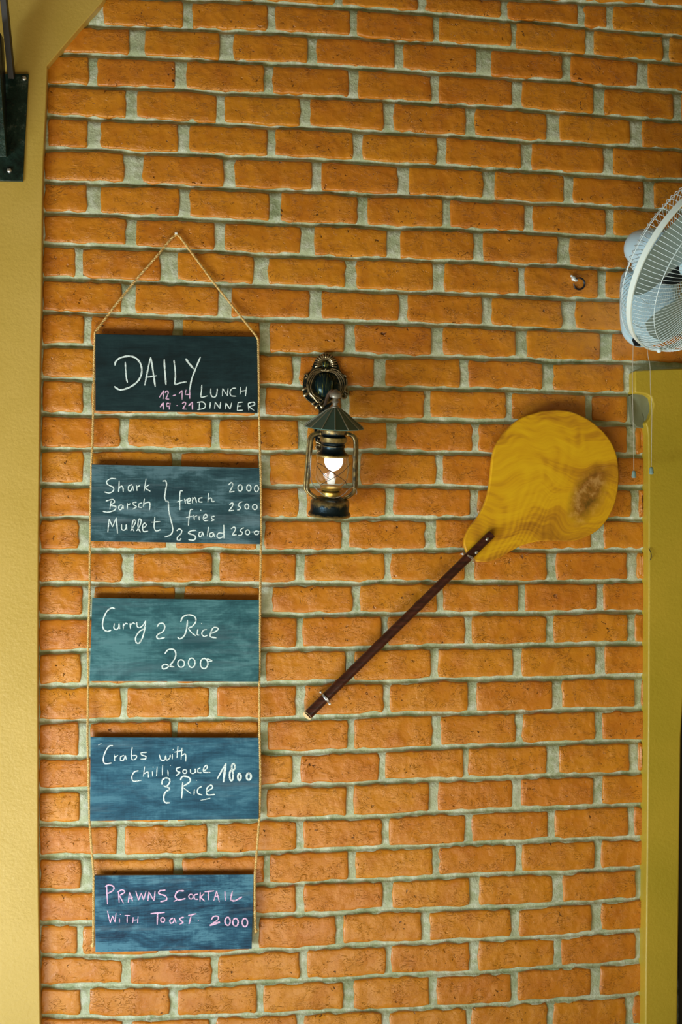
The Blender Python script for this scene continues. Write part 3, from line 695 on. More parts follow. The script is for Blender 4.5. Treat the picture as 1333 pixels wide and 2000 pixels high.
SHARK = [[(218, 172), (180, 170), (148, 190), (155, 215), (195, 235), (195, 262), (165, 278), (130, 270)], [(240, 185), (238, 230), (235, 270)], [(236, 248), (255, 225), (268, 240), (270, 270)],
 [(338, 215), (312, 225), (308, 255), (325, 262), (342, 225)], [(342, 225), (347, 262)], [(370, 220), (373, 262)], [(372, 232), (395, 222)], [(440, 170), (425, 265)], [(465, 215), (428, 240)], [(428, 240), (472, 265)],
 [(180, 335), (170, 400)], [(140, 338), (190, 325), (205, 345), (178, 370), (215, 378), (205, 405), (160, 420), (118, 415)], [(262, 365), (240, 372), (238, 398), (255, 400), (268, 368)], [(268, 368), (272, 398)],
 [(300, 352), (302, 400)], [(302, 368), (325, 355)], [(370, 345), (345, 350), (348, 365), (368, 380), (340, 398)], [(410, 350), (387, 360), (387, 383), (408, 385)], [(428, 320), (418, 380)], [(420, 365), (445, 348), (468, 352), (465, 405)],
 (1.1, [(165, 470), (155, 570)]), [(165, 470), (190, 530)], [(190, 530), (218, 460)], (1.1, [(218, 460), (228, 578)]), [(258, 510), (258, 545), (275, 555), (290, 540), (292, 510)], [(292, 510), (298, 555)],
 [(325, 560), (350, 520), (362, 488), (346, 480), (335, 530), (350, 562)], [(370, 560), (398, 510), (402, 475), (386, 475), (380, 530), (398, 570)], [(415, 540), (440, 520), (432, 500), (415, 520), (420, 562), (455, 560)],
 [(505, 455), (500, 530), (515, 560), (548, 550)], [(480, 495), (545, 490)],
 (1.1, [(562, 190), (585, 188), (592, 215), (585, 260), (578, 310), (590, 338), (605, 345), (608, 400), (620, 460), (635, 520), (638, 560), (620, 590), (578, 605)]),
 [(712, 262), (695, 265), (690, 320), (692, 405)], [(668, 345), (712, 330)], [(726, 320), (734, 358)], [(732, 338), (746, 322)], [(750, 345), (770, 332), (764, 315), (750, 326), (750, 352), (772, 356)], [(785, 310), (785, 355)], [(785, 328), (805, 312), (816, 350)],
 [(860, 312), (836, 318), (834, 342), (860, 345)], [(905, 278), (900, 348)], [(900, 325), (925, 315), (930, 340), (950, 340)],
 [(790, 400), (770, 405), (760, 460), (755, 520)], [(738, 460), (785, 450)], [(795, 440), (800, 480)], [(800, 455), (820, 445)], [(835, 450), (836, 482)], [(845, 403), (850, 409)], [(865, 470), (895, 455), (885, 435), (868, 452), (872, 482), (905, 480)],
 [(950, 450), (928, 455), (930, 468), (945, 478), (925, 485)], [(668, 560), (685, 545), (705, 555), (700, 580), (675, 605), (672, 625), (690, 630), (700, 615)],
 (1.2, [(812, 555), (780, 558), (755, 575), (790, 590), (810, 605), (795, 628), (755, 625)]), [(860, 565), (835, 575), (835, 600), (850, 600), (862, 570)], [(862, 570), (870, 600)], [(905, 530), (895, 600)], [(940, 570), (915, 580), (918, 605), (935, 600), (942, 572)], [(942, 572), (950, 605)],
 [(1015, 577), (982, 575), (968, 598), (985, 614), (1016, 602)], (1.3, [(1018, 515), (1020, 615)]),
 [(1052, 218), (1075, 200), (1085, 220), (1060, 272)], [(1060, 272), (1098, 265)], ell(1140, 240, 16, 24), ell(1205, 240, 16, 23), ell(1262, 245, 15, 24), [(1060, 365), (1082, 350), (1085, 370), (1055, 412)], [(1055, 412), (1095, 405)],
 [(1140, 347), (1125, 370), (1142, 382), (1135, 400), (1118, 405)], [(1140, 347), (1158, 343)], ell(1190, 378, 14, 19), ell(1250, 382, 17, 19), [(1072, 545), (1095, 530), (1105, 550), (1080, 590)], [(1080, 590), (1115, 588)],
 [(1155, 540), (1140, 560), (1158, 572), (1145, 592), (1125, 592)], [(1155, 540), (1170, 537)], ell(1195, 570, 15, 18), ell(1262, 574, 15, 14), (.8, [(1225, 568), (1284, 562)])]
CURRY = [(1.2, [(240, 145), (215, 138), (180, 165), (155, 220), (150, 270), (165, 300), (190, 308), (212, 298)]), [(235, 250), (232, 285), (250, 295), (265, 280), (270, 250)], [(270, 250), (275, 290)], [(300, 250), (300, 292)], [(300, 268), (318, 250), (332, 255)],
 [(348, 248), (352, 290)], [(350, 265), (370, 247), (387, 255)], [(398, 240), (400, 272), (420, 280), (445, 260), (462, 230)], (1.2, [(462, 230), (455, 290), (440, 350), (415, 392), (392, 385), (390, 350), (415, 310), (450, 290)]),
 (1.2, [(545, 275), (560, 252), (590, 252), (600, 280), (585, 310), (550, 330), (542, 352), (560, 362), (600, 352)]), (1.2, [(715, 240), (730, 205), (770, 188), (815, 200), (825, 235), (800, 270), (770, 285)]),
 (1.2, [(765, 225), (758, 290), (740, 340), (710, 362), (692, 350)]), [(770, 285), (795, 318), (825, 340)], [(840, 290), (835, 330), (850, 335)], [(864, 249), (868, 253)], [(905, 295), (880, 300), (868, 325), (885, 345), (910, 335)],
 (1.2, [(930, 325), (975, 305), (985, 285), (955, 280), (935, 310), (930, 345), (975, 355)]),
 (1.2, [(600, 470), (625, 440), (665, 440), (680, 470), (670, 510), (630, 560), (595, 580), (580, 565), (600, 545), (640, 560), (670, 565)]), (1.1, ell(718, 540, 24, 27)), (1.1, ell(795, 535, 24, 34)), (1.2, ell(885, 540, 27, 37)), [(905, 505), (942, 520), (912, 526)]]
CRABS = [(.6, [(118, 130), (142, 120)]), (1.1, [(225, 135), (195, 140), (165, 190), (155, 240), (170, 265), (215, 260)]), [(235, 200), (238, 245)], [(238, 218), (262, 205)], [(305, 205), (282, 215), (280, 240), (300, 240), (315, 205)], [(315, 205), (322, 238)],
 [(365, 145), (358, 200), (365, 235), (390, 230), (395, 207), (365, 207)], (1.1, [(470, 182), (430, 187), (435, 203), (462, 212), (460, 230), (425, 232)]), [(560, 200), (572, 235), (595, 240), (607, 205)], [(607, 205), (612, 238), (635, 225), (640, 200)],
 [(655, 195), (655, 232)], [(659, 160), (663, 164)], [(695, 140), (688, 225)], [(670, 182), (732, 168)], [(725, 150), (718, 235)], [(720, 208), (750, 195), (752, 250)],
 (1.1, [(410, 315), (380, 325), (362, 360), (375, 392), (430, 385)]), [(455, 285), (445, 360)], [(450, 338), (478, 325), (482, 365)], [(510, 320), (512, 358)], [(514, 288), (518, 292)], [(545, 285), (540, 355)], [(585, 275), (582, 350)], [(622, 310), (625, 352)], [(640, 276), (643, 280)],
 (1.1, [(715, 290), (685, 300), (690, 320), (710, 330), (680, 352)]), ell(745, 322, 14, 14), [(785, 305), (788, 330), (805, 335), (820, 325), (820, 300)], [(820, 300), (827, 332)], [(858, 295), (840, 305), (842, 328), (868, 330)], [(880, 318), (905, 300), (905, 277), (885, 290), (882, 325), (930, 328)],
 (1.5, [(980, 375), (1042, 262)]), (2.0, [(1042, 262), (1024, 400)]), (1.6, ell(1096, 288, 12, 22)), (1.6, ell(1082, 350, 13, 38)), (1.7, ell(1140, 360, 11, 24)), (1.7, ell(1208, 358, 16, 24)),
 (1.3, [(580, 418), (582, 385), (605, 368), (632, 375), (636, 400), (612, 428), (590, 425)]), (1.3, [(612, 430), (636, 448), (605, 470), (592, 510), (602, 545), (638, 548)]), (1.3, [(712, 385), (730, 357), (775, 365), (782, 395), (728, 432)]), (1.4, [(730, 400), (722, 515)]),
 (1.1, [(730, 435), (790, 482)]), (1.2, [(815, 450), (812, 490)]), [(828, 383), (832, 387)], (1.1, [(868, 430), (842, 445), (838, 478), (872, 492)]), (1.2, [(905, 465), (945, 440), (935, 420), (908, 440), (907, 488), (965, 488)]), (.9, [(860, 530), (930, 515)])]
PRAWNS = [(1.3, [(180, 150), (185, 282)]), (1.3, [(168, 155), (195, 142), (230, 155), (225, 182), (188, 205)]), (1.2, [(265, 190), (270, 270)]), (1.2, [(255, 195), (290, 178), (310, 195), (272, 218)]), (1.2, [(272, 218), (302, 275)]), (1.2, [(345, 195), (335, 270)]), (1.2, [(345, 195), (368, 260)]), [(335, 240), (370, 235)],
 (1.2, [(390, 185), (410, 252)]), (1.2, [(410, 252), (430, 200)]), (1.2, [(430, 200), (447, 252)]), (1.2, [(447, 252), (465, 185)]), (1.2, [(478, 258), (485, 192)]), (1.2, [(485, 192), (522, 258)]), (1.2, [(522, 258), (530, 185)]), (1.3, [(605, 180), (565, 185), (558, 205), (605, 222), (612, 250), (568, 264)]),
 (1.4, [(740, 185), (695, 188), (675, 225), (700, 250), (750, 240)]), [(665, 262), (692, 248)], (1.1, ell(790, 226, 16, 17)), (1.1, [(842, 208), (817, 215), (817, 243), (842, 245)]), (1.2, [(857, 195), (855, 262)]), (1.2, [(885, 205), (858, 230)]), (1.2, [(858, 230), (890, 260)]), (1.3, [(888, 192), (957, 185)]), (1.3, [(916, 188), (916, 252)]),
 (1.2, [(975, 185), (955, 258)]), (1.2, [(975, 185), (995, 265)]), [(962, 225), (990, 222)], (1.2, [(1035, 190), (1038, 255)]), (1.5, [(1090, 185), (1075, 252)]), (1.5, [(1075, 252), (1108, 256), (1160, 228)]),
 [(185, 330), (205, 418)], [(205, 418), (222, 365)], [(222, 365), (240, 412)], [(240, 412), (248, 345)], [(272, 385), (273, 413)], [(277, 353), (281, 357)], [(310, 362), (348, 362)], [(328, 365), (328, 415)], [(372, 375), (368, 418)], [(407, 370), (403, 418)], [(370, 397), (405, 393)],
 (1.6, [(498, 350), (600, 341)]), (1.5, [(548, 345), (545, 430)]), (1.2, ell(585, 395, 14, 17)), (1.2, [(660, 380), (638, 395), (642, 418), (662, 412), (670, 382)]), (1.2, [(670, 382), (682, 420)]), (1.3, [(738, 375), (710, 384), (715, 398), (732, 412), (705, 428)]), (1.4, [(770, 363), (828, 350)]), (1.4, [(792, 360), (776, 425)]), [(841, 396), (845, 400)],
 (1.2, [(935, 395), (955, 370), (985, 370), (982, 395), (925, 435)]), (2.0, [(925, 435), (1000, 410)]), (1.4, ell(1055, 405, 19, 29)), (1.4, ell(1112, 412, 19, 28)), (1.4, ell(1180, 414, 19, 30))]
chalkboard([(186.3, 652.3), (503, 657.6), (503.5, 806.4), (186.3, 802)], mat_board('black_board', (.005, .016, .019), (.008, .026, .031), (.014, .040, .045), 0, 1.3),
 'dark chalkboard at the top of the rope reading daily lunch and dinner hours', DAILY, (170, 630), 3.809, 2.2, extra=HOURS)
chalkboard([(179.2, 907), (508.7, 914), (508, 1063), (178, 1056.7)], mat_board('slate_board', (.014, .045, .060), (.03, .085, .105), (.09, .18, .22), 1, 4.1),
 'blue grey chalkboard listing three fish with french fries and salad', SHARK, (170, 890), 3.809, 2.2)
chalkboard([(180.3, 1167.6), (508.4, 1171.6), (505.7, 1331.5), (175, 1330.4)], mat_board('teal_board', (.015, .075, .095), (.032, .125, .15), (.08, .22, .25), .6, 8.7),
 'teal chalkboard for curry and rice, third from the top of the rope', CURRY, (160, 1150), 3.703, 2.2)
chalkboard([(176.7, 1440), (507, 1441), (505.7, 1599.6), (176.2, 1603.6)], mat_board('blue_board', (.010, .060, .11), (.024, .115, .19), (.07, .21, .30), .6, 12.2),
 'blue chalkboard for crabs with chilli sauce, fourth from the top of the rope', CRABS, (160, 1420), 3.703, 2.2)
chalkboard([(184.8, 1710), (496, 1708), (492, 1853.4), (186.5, 1860)], mat_board('deep_blue_board', (.005, .030, .068), (.018, .095, .17), (.08, .23, .33), .9, 17.9),
 'deep blue chalkboard at the bottom of the rope with pink prawn cocktail writing', PRAWNS, (160, 1690), 3.703, 2.0, pink=True)

# rope and nail
def twist(mb, pts, r=.0016, pitch=.0085):
    P = [np.array(p) for p in pts]
    d = [0]
    for a, b in zip(P[:-1], P[1:]): d.append(d[-1] + np.linalg.norm(b - a))
    n = int(d[-1] / (pitch / 5)); s = np.linspace(0, d[-1], n)
    Q = np.stack([np.interp(s, d, [p[i] for p in P]) for i in range(3)], 1)
    T = np.gradient(Q, axis=0); T /= np.linalg.norm(T, axis=1)[:, None]
    A = np.cross(T, [0, 1, 0]); A /= np.linalg.norm(A, axis=1)[:, None]; B = np.cross(T, A)
    for ph in (0, math.pi):
        a = s / pitch * 2 * math.pi + ph
        mb.tube(Q + (A * np.cos(a)[:, None] + B * np.sin(a)[:, None]) * r * .9, r, 5)
rp = thing('rope', at(345, 456, -.008), 'thin twisted jute rope hanging from a nail and carrying the chalkboards', 'rope')
mb = MB(); twist(mb, [at(345, 458, -.009), at(335, 466, -.008), at(300, 508, -.007), at(262, 551, -.007), at(225, 597, -.008), at(186, 649, -.013), at(184, 700, -.015), at(182.5, 790, -.015), at(181, 860, -.014), at(179, 905, -.015), at(177, 985, -.015), at(176, 1060, -.014), at(175, 1165, -.015), at(172, 1260, -.015), at(172.5, 1330, -.013), at(171, 1440, -.015), at(173.5, 1530, -.015), at(175, 1605, -.014), at(180, 1670, -.014), at(183, 1710, -.015), at(182.5, 1790, -.015), at(182, 1846, -.014)])
mb.build('left_strand', M_ROPE, rp)
mb = MB(); twist(mb, [at(346, 458, -.009), at(352, 463, -.009), at(385, 508, -.008), at(424, 560, -.009), at(462, 607, -.011), at(500, 655, -.021), at(504.5, 664, -.018), at(506, 740, -.018), at(506.5, 810, -.014), at(509, 905, -.018), at(510.5, 990, -.018), at(510, 1065, -.013), at(508.5, 1170, -.018), at(508, 1250, -.018), at(507, 1330, -.013), at(507.5, 1440, -.018), at(509, 1520, -.018), at(507, 1600, -.014), at(502, 1660, -.014), at(498, 1712, -.018), at(498, 1780, -.016), at(499, 1822, -.012)])
mb.build('right_strand', M_ROPE, rp)
for x, y in ((181, 1846), (500, 1818)):
    mb = MB(); c = at(x, y, -.012); mb.blob(c, .0042, .004, .005, 8, 6)
    for i in range(7):
        a = rnd.uniform(0, 6.28); mb.tube([c, c + np.array([math.cos(a) * .009, -.002, math.sin(a) * .011])], .0004, 4)
    mb.build('knot', M_ROPE, rp)
mb = MB(); c = at(344.5, 455.5, -.013); mb.tube([c, c + np.array([0, .02, 0])], .0012, 6); mb.blob(c, .0034, .0016, .0034)
tag(mb.build('nail', M_NAIL, origin=c), 'white headed nail that the chalkboard rope hangs from', 'nail')

# ---------------------------------------------------------------- pizza peel
YPF, YPB = -.034, -.020
outl = [(760, 75), (820, 73), (900, 83), (980, 115), (1060, 165), (1130, 230), (1180, 300), (1212, 380), (1225, 460), (1228, 540), (1218, 640), (1195, 730), (1150, 820), (1090, 890), (1020, 935), (940, 965), (870, 973), (780, 970), (690, 972), (620, 985), (550, 1008), (480, 1045), (410, 1085), (350, 1108), (300, 1115), (245, 1108), (205, 1080), (180, 1040), (165, 990), (172, 940), (200, 880), (240, 830), (280, 770), (315, 690), (335, 610), (347, 520), (352, 460), (362, 380), (385, 310), (430, 240), (490, 175), (560, 125), (640, 95), (700, 80)]
op = smooth_path([(860 + x / 3.508, 780 + y / 3.508) for x, y in outl + outl[:1]], 3)[:-1]
pc = at(1060, 930, YPF)
peel = thing('pizza_peel', pc, 'round yellow wooden peel with a long dark handle hung slantwise on the bricks', 'peel')
mb = MB(); mb.prism(poly(op, YPF), YPF, YPB)
kp = at(1150, 965, YPF)
mb.build('blade', mat_peel((kp[0] - pc[0], kp[2] - pc[2]), math.radians(45)), peel, bevel=.003)
M_HAND = mat_handle()
A0, A1 = at(961, 1043, YPF - .008), at(601, 1397, -.018)
ax = (A1 - A0); L = np.linalg.norm(ax); axn = ax / L
hp = []; hr = []
for i in range(61):
    t = i / 60; p = A0 + ax * t
    node = sum(math.exp(-((t - q) / .008) ** 2) for q in (.14, .40, .62, .83))
    hp.append(p + np.array([0, 0, 0])); hr.append(.0098 + .0012 * t + .0009 * node)
mb = MB(); mb.tube(hp, hr, 20); mb.build('handle', M_HAND, peel)
mb = MB(); mb.tube([A1 + np.array([.002, .001, .002]), A1 + np.array([-.0014, -.0016, -.0014])], .0112, 20); mb.build('cut_end', M_PALEWOOD, peel, label='pale sawn end of the handle')
for x, y in ((952, 1053), (931, 1079)):
    mb = MB(); c = at(x, y, YPF - .0188); mb.blob(c, .0034, .0016, .0034, 10, 6)
    a = Vector(c) + Vector((0, -.001, 0)); mb.tube([a - Vector((.005, 0, .002)), a + Vector((.004, 0, .003))], .0006, 5)
    mb.build('screw', M_STEEL, peel)
for lab, (n1, n2) in (('thin wire tie with nails holding the peel handle close under its blade', ((904.5, 1082), (925, 1098))), ('thin wire tie with nails across the lower end of the peel handle', ((627, 1352), (644.5, 1374.5)))):
    c1, c2 = at(*n1, -.02), at(*n2, -.02); mid = (c1 + c2) / 2
    t = thing('wire_tie', mid, lab, 'wire tie', 'wire ties on the peel handle')
    for i, c in enumerate((c1, c2)):
        mb = MB(); mb.tube([c, c + np.array([0, .02, 0])], .0012, 6); mb.blob(c, .0030, .0016, .0030); mb.build('nail', M_NAIL if i == (0 if n1[0] > 800 else 1) else M_STEEL, t)
    dd = (c2 - c1); dn = dd / np.linalg.norm(dd); mb = MB()
    for k in (-1, 0, 1):
        off = axn * (.0016 * k); pa = []
        front = (-.0585 if n1[0] > 800 else -.0335)
        for i in range(13):
            u = i / 12; p = c1 + dd * u + off * math.sin(math.pi * u) * 1.4
            y = c1[1] + (front - c1[1]) * math.sin(math.pi * u) ** .5
            pa.append((p[0], y, p[2]))
        mb.tube(pa, .0007, 5)
    mb.build('wire', M_STEEL, t)

# ---------------------------------------------------------------- hook ring
hk = thing('cable_clip', at(1125, 548, -.004), 'pale cable clip nailed to a brick, holding a small black ring', 'clip')
mb = MB(); c = at(1121, 544, -.006); mb.blob(c, .0055, .006, .0065, 10, 8); mb.blob(at(1125, 547, -.008), .006, .003, .004, 8, 6); mb.blob(at(1117, 539, -.009), .003, .004, .003, 8, 6)
mb.build('clip', plain('pale_clip', (.75, .80, .80), .35, .3), hk)
mb = MB(); c = Vector(at(1132, 554, -.010)); pth = []
for i in range(25):
    a = math.radians(150 - 330 * i / 24); q = at(1132 + 10.5 * math.cos(a), 554 - 11.5 * math.sin(a), -.006 - .004 * math.sin(a)); pth.append(q)
mb.tube(pth, [.0022 if 4 < i < 22 else .0012 for i in range(25)], 8); mb.build('ring', M_DARKSTEEL, hk)
mb = MB(); pth = smooth_path([at(1268, 1071, YR - .002), at(1272, 1079, YR - .006), at(1273, 1087, YR - .004), at(1271, 1094, YR)], 5)
mb.tube(pth, .0009, 6); tag(mb.build('wire_stub', M_DARKSTEEL, origin=at(1271, 1082, YR)), 'short black wire stub poking from the edge of the right yellow plaster', 'wire')

# ---------------------------------------------------------------- wall lantern
gl0 = at(643.7, 1007, -.066); gl1 = at(655, 790, -.118)
axv = Vector(gl1 - gl0); sL = axv.length / 217.0; zz = axv.normalized()
xx = (Vector((1, 0, 0)) - zz * zz.x).normalized(); yy = zz.cross(xx)
ML = Matrix(((xx.x, yy.x, zz.x, 0), (xx.y, yy.y, zz.y, 0), (xx.z, yy.z, zz.z, 0), (0, 0, 0, 1)))
ML = Matrix.Translation(Vector(gl0)) @ ML @ Matrix.Scale(sL, 4)
W = lambda x, y, z: ML @ Vector((x, y, z))          # lantern axes: x across, y to the wall, z up; photo pixels
lan = thing('wall_lantern', gl0, 'antique bronze hurricane lantern with a lit bulb under a pleated tin roof', 'lantern')
def lp(prof, name, mat, k=40, label=None, parent=None):
    mb = MB(); mb.lathe(prof, k, ML); return mb.build(name, mat, parent or lan, label=label)
lp([(30, 0), (41, 0), (42, 2), (41, 5), (38.5, 8), (37.5, 12), (38, 20), (38, 27), (36, 31), (30, 34), (22, 37), (19, 39), (2, 40)], 'base', M_BRONZE)
lp([(18, 38), (19, 42), (20, 47), (17, 50), (20, 52), (19, 55), (21, 57), (18, 59), (3, 60)], 'burner', mat_bronze('brass_burner', (.10, .07, .02), (.75, .5, .12), .48, .56, .28))
go = [(19, 58), (24, 62), (30, 70), (33.5, 82), (34, 92), (33, 104), (31, 113), (30, 118)]
mb = MB(); mb.lathe(go + [(r - 1.0, h) for r, h in go[::-1]] + go[:1], 40, ML, caps=False); mb.build('glass_globe', M_GLASS, lan)
lp([(27, 116), (32, 117), (32, 120), (26, 124), (23, 129), (22, 133), (24, 138), (22, 140), (23, 143), (26, 146), (26, 154), (24, 156), (22, 158), (25, 161), (26, 170), (24, 176), (5, 178)], 'chimney_collar', M_BRONZE)
# pleated roof
mb = MB(); NR = 14; vs = []; fs = []
for r, h in ((7, 211), (20, 203), (38, 189), (58, 174)):
    for j in range(NR):
        a = 2 * math.pi * (j + .3) / NR; vs.append(W(r * math.cos(a), r * math.sin(a), h))
for r, h in ((57, 172.4), (36, 187), (18, 200), (5, 207)):
    for j in range(NR):
        a = 2 * math.pi * (j + .3) / NR; vs.append(W(r * math.cos(a), r * math.sin(a), h))
for i in range(7):
    for j in range(NR): fs.append((i * NR + j, i * NR + (j + 1) % NR, (i + 1) * NR + (j + 1) % NR, (i + 1) * NR + j))
mb.add(vs, fs); roof = mb.build('roof', M_ROOF, lan, smooth=False)
for j in range(NR):
    a = 2 * math.pi * (j + .3) / NR; mb = MB()
    mb.tube([W(r * math.cos(a), r * math.sin(a), h + .5) for r, h in ((7, 211), (20, 203), (38, 189), (58, 174))], 1.0 * sL, 5)
    mb.build('seam', M_SEAM, roof)
lp([(7, 210), (8, 213), (5, 215), (5, 220), (8, 223), (5, 226), (4, 228), (11, 231), (12, 236), (10, 240), (3, 244)], 'finial', plain('worn_pewter', (.30, .27, .22), .4, .6), 24)
for sgn in (-1, 1):
    pts = [(25, 161), (33, 160), (40, 154), (43, 144), (44, 120), (45, 90), (46, 62), (45, 50), (39, 42), (31, 37), (26, 34)]
    mb = MB(); mb.tube([W(sgn * x, -3, z) for x, z in smooth_path(pts, 4)], 3.9 * sL, 12)
    mb.build('side_tube', M_BRONZE, lan)
    mb = MB(); mb.tube([W(sgn * (x + 4.5), 3.5, z) for x, z in smooth_path(pts[1:-2], 4)], 2.6 * sL, 10)
    mb.build('side_rail', M_BRONZE, lan)
bulb = MB(); bulb.lathe([(2, 84), (9, 87), (15, 93), (18, 101), (18, 108), (14, 116), (8, 122), (2, 122)], 28, ML @ Matrix.Translation(Vector((3, 0, 4))))
bulb.build('bulb', M_BULB, lan, label='lit white bulb')
mb = MB(); mb.lathe([(1, 62), (7, 63), (8, 68), (5, 76), (4, 84), (1, 86)], 16, ML); mb.build('wick_holder', M_FIL, lan)
mb = MB()
for pts in ([(-31, -22, 106), (-20, -30, 101), (0, -35, 88), (22, -28, 74), (28, -20, 64)], [(33, -20, 106), (18, -31, 92), (0, -36, 80), (-16, -31, 70), (-24, -20, 62)], [(-32, -18, 100), (-18, -31, 84), (-5, -35, 76)]):
    mb.tube([W(*p) for p in smooth_path(pts, 5)], .55 * sL, 5)
mb.build('guard_wire', M_DARKSTEEL, lan)
mb = MB(); mb.tube([W(*p) for p in smooth_path([(-45, -6, 128), (-44, -14, 95), (-41, -26, 70), (-30, -34, 55), (-12, -38, 44), (4, -39, 42), (20, -36, 48), (30, -30, 57), (38, -24, 60), (46, -16, 57), (50, -12, 50), (49, -8, 44)], 6)], .75 * sL, 6)
mb.build('bail_handle', M_STEEL, lan)
# ornate back plate with its arm, fixed to the bricks
s1 = .00113
pb = at(633, 748, 0); U = lambda x, y, h: Vector(at(x, y, -h * s1))
def cr(x, y, h): return U(560 + x / 7.405, 670 + y / 7.405, h)
plate = MB()
pl = [(570, 150), (640, 165), (700, 220), (745, 300), (790, 420), (860, 480), (870, 600), (890, 720), (840, 800), (760, 800), (680, 860), (600, 960), (560, 1100), (545, 1250), (530, 1400), (505, 1560), (470, 1600), (440, 1520), (420, 1400), (400, 1270), (470, 1000), (430, 940), (370, 880), (250, 770), (240, 680), (240, 560), (270, 450), (340, 420), (395, 290), (430, 220), (500, 165)]
pp = smooth_path(pl + pl[:1], 3)[:-1]
pw = [(cr(x, y, 5)) for x, y in pp]; plate.prism([(p.x, p.z) for p in pw], -.006, .002)
ornate = plate.build('back_plate', M_BRONZE, lan, bevel=.002)
mb = MB(); c = cr(550, 605, 6); mb.blob(c, 20 * s1, 15 * s1, 25 * s1, 24, 16); mb.build('dome', M_DOME, ornate)
def relief(name, strokes, mat=M_GILT):
    for pts, r in strokes:
        mb = MB(); q = smooth_path(pts, 5); n = len(q)
        mb.tube([cr(p[0], p[1], p[2]) for p in q], [r * s1 * (.45 + .55 * math.sin(math.pi * (.12 + .76 * i / (n - 1)))) for i in range(n)], 7)
        mb.build(name, mat, ornate)
def mirror(pts, c=570): return [(2 * c - x, y, h) for x, y, h in pts]
ribs = [[(560, 405, 12), (440, 440, 11), (375, 540, 11), (352, 650, 11), (395, 745, 11), (480, 800, 12)], [(545, 385, 10), (400, 425, 9), (318, 530, 8), (298, 640, 8), (345, 760, 8), (450, 850, 9)]]
ribs += [[(552, 395, 11), (420, 433, 10), (348, 535, 9), (325, 650, 9), (372, 755, 9), (468, 825, 9)]]
ribs += [[(500, 370, 9), (420, 385, 8), (350, 440, 7), (300, 540, 6)]]
relief('rim_scroll', [(r, 1.35) for r in ribs] + [(mirror(r), 1.35) for r in ribs])
shell = []
for i in range(15):
    a = math.radians(-18 + 216 * i / 14); shell.append(([(568 + 62 * math.cos(a), 300 - 62 * math.sin(a), 7), (568 + 110 * math.cos(a), 300 - 105 * math.sin(a), 11), (568 + 160 * math.cos(a), 300 - 146 * math.sin(a), 8)], 2.0))
relief('shell_crest', shell)
mb = MB(); mb.blob(cr(568, 310, 6), 8 * s1, 5 * s1, 7 * s1, 16, 8); mb.build('shell_cup', M_DOME, ornate)
mb = MB()
for i in range(9):
    mb.blob(cr(490 + 20 * i, 385 + 12 * math.sin(i * math.pi / 8), 12), 1.5 * s1, 1.5 * s1, 2.2 * s1, 8, 6)
mb.blob(cr(568, 380, 14), 2.4 * s1, 2.4 * s1, 2.6 * s1); mb.build('bead_row', M_GILT, ornate)
def curl(cx, cy, r, a0, sw, h=7): return [(cx + r * (1 - .5 * i / 7) * math.cos(math.radians(a0 + sw * i / 7)), cy + r * (1 - .5 * i / 7) * math.sin(math.radians(a0 + sw * i / 7)), h + i * .4) for i in range(8)]
leaves = [([(300, 640, 8), (270, 660, 8), (232, 680, 6)], 2.4), ([(320, 720, 8), (285, 745, 8), (250, 768, 6)], 2.8), ([(300, 600, 8), (340, 720, 9), (400, 790, 9), (450, 860, 8)], 2.2),
 ([(420, 850, 8), (390, 870, 8), (368, 890, 6)], 2.4), ([(470, 880, 8), (440, 910, 8), (415, 940, 6)], 2.8), (curl(275, 470, 34, 90, -250), 1.8), (curl(845, 490, 34, 90, 250), 1.8), ([(870, 520, 6), (872, 600, 7), (845, 680, 7), (880, 720, 6)], 2.2),
 (curl(822, 765, 48, -60, 300), 2.2), ([(700, 760, 9), (650, 830, 9), (580, 880, 9)], 2.2), (curl(492, 832, 36, 0, 330, 10), 1.8), ([(480, 890, 9), (520, 930, 10), (560, 860, 10), (575, 800, 9)], 2.4), ([(500, 960, 8), (545, 900, 10), (600, 850, 9)], 2.2),
 (curl(430, 1265, 45, 200, 280, 8), 1.8), (curl(480, 1290, 40, 180, 280, 8), 1.8), (curl(470, 1390, 38, 250, 300, 8), 1.8), (curl(460, 1500, 40, 60, 300, 8), 1.9), ([(430, 1430, 7), (480, 1450, 9), (520, 1500, 7)], 1.8), ([(440, 1600, 6), (470, 1560, 8), (500, 1590, 6)], 2.0)]
relief('leaf_scroll', leaves)
mb = MB(); tip = W(0, 0, 240)
mb.tube([Vector(p) for p in smooth_path([cr(560, 880, 8), cr(575, 840, 40), cr(600, 760, 75), cr(650, 700, 98), tuple(tip)], 8)], 3.6 * s1, 10)
mb.build('arm', plain('aged_arm_bronze', (.12, .09, .07), .4, .6), lan)
mb = MB(); mb.blob(tip, 6.5 * s1, 6.5 * s1, 6 * s1); mb.build('arm_cap', plain('grey_pewter_cap', (.16, .17, .14), .4, .5), lan)

# ---------------------------------------------------------------- wall fan
fc = Vector(at(1364, 517, -.30)); RF = .20
nf = Vector((.487, -.66, -.572)).normalized()
fa = nf.cross(Vector((0, 0, 1))).normalized(); fb = fa.cross(nf).normalized()
fan = thing('wall_fan', at(1300, 560, 0), 'pale blue and white wall fan with a round wire guard beside the plaster surround', 'fan')
pol = lambda r, a, h: fc + fa * (r * math.cos(a)) + fb * (r * math.sin(a)) + nf * h
mb = MB(); k = 120; prof = [(RF + .001, -.0065), (RF + .002, .0065), (RF - .001, .007), (RF - .002, -.0065)]
vs = [pol(r, 2 * math.pi * i / k, h) for i in range(k) for r, h in prof]
mb.add(vs, [(i * 4 + j, i * 4 + (j + 1) % 4, ((i + 1) % k) * 4 + (j + 1) % 4, ((i + 1) % k) * 4 + j) for i in range(k) for j in range(4)])
mb.build('guard_rim', plain('white_rim', (.80, .92, .90), .35), fan)
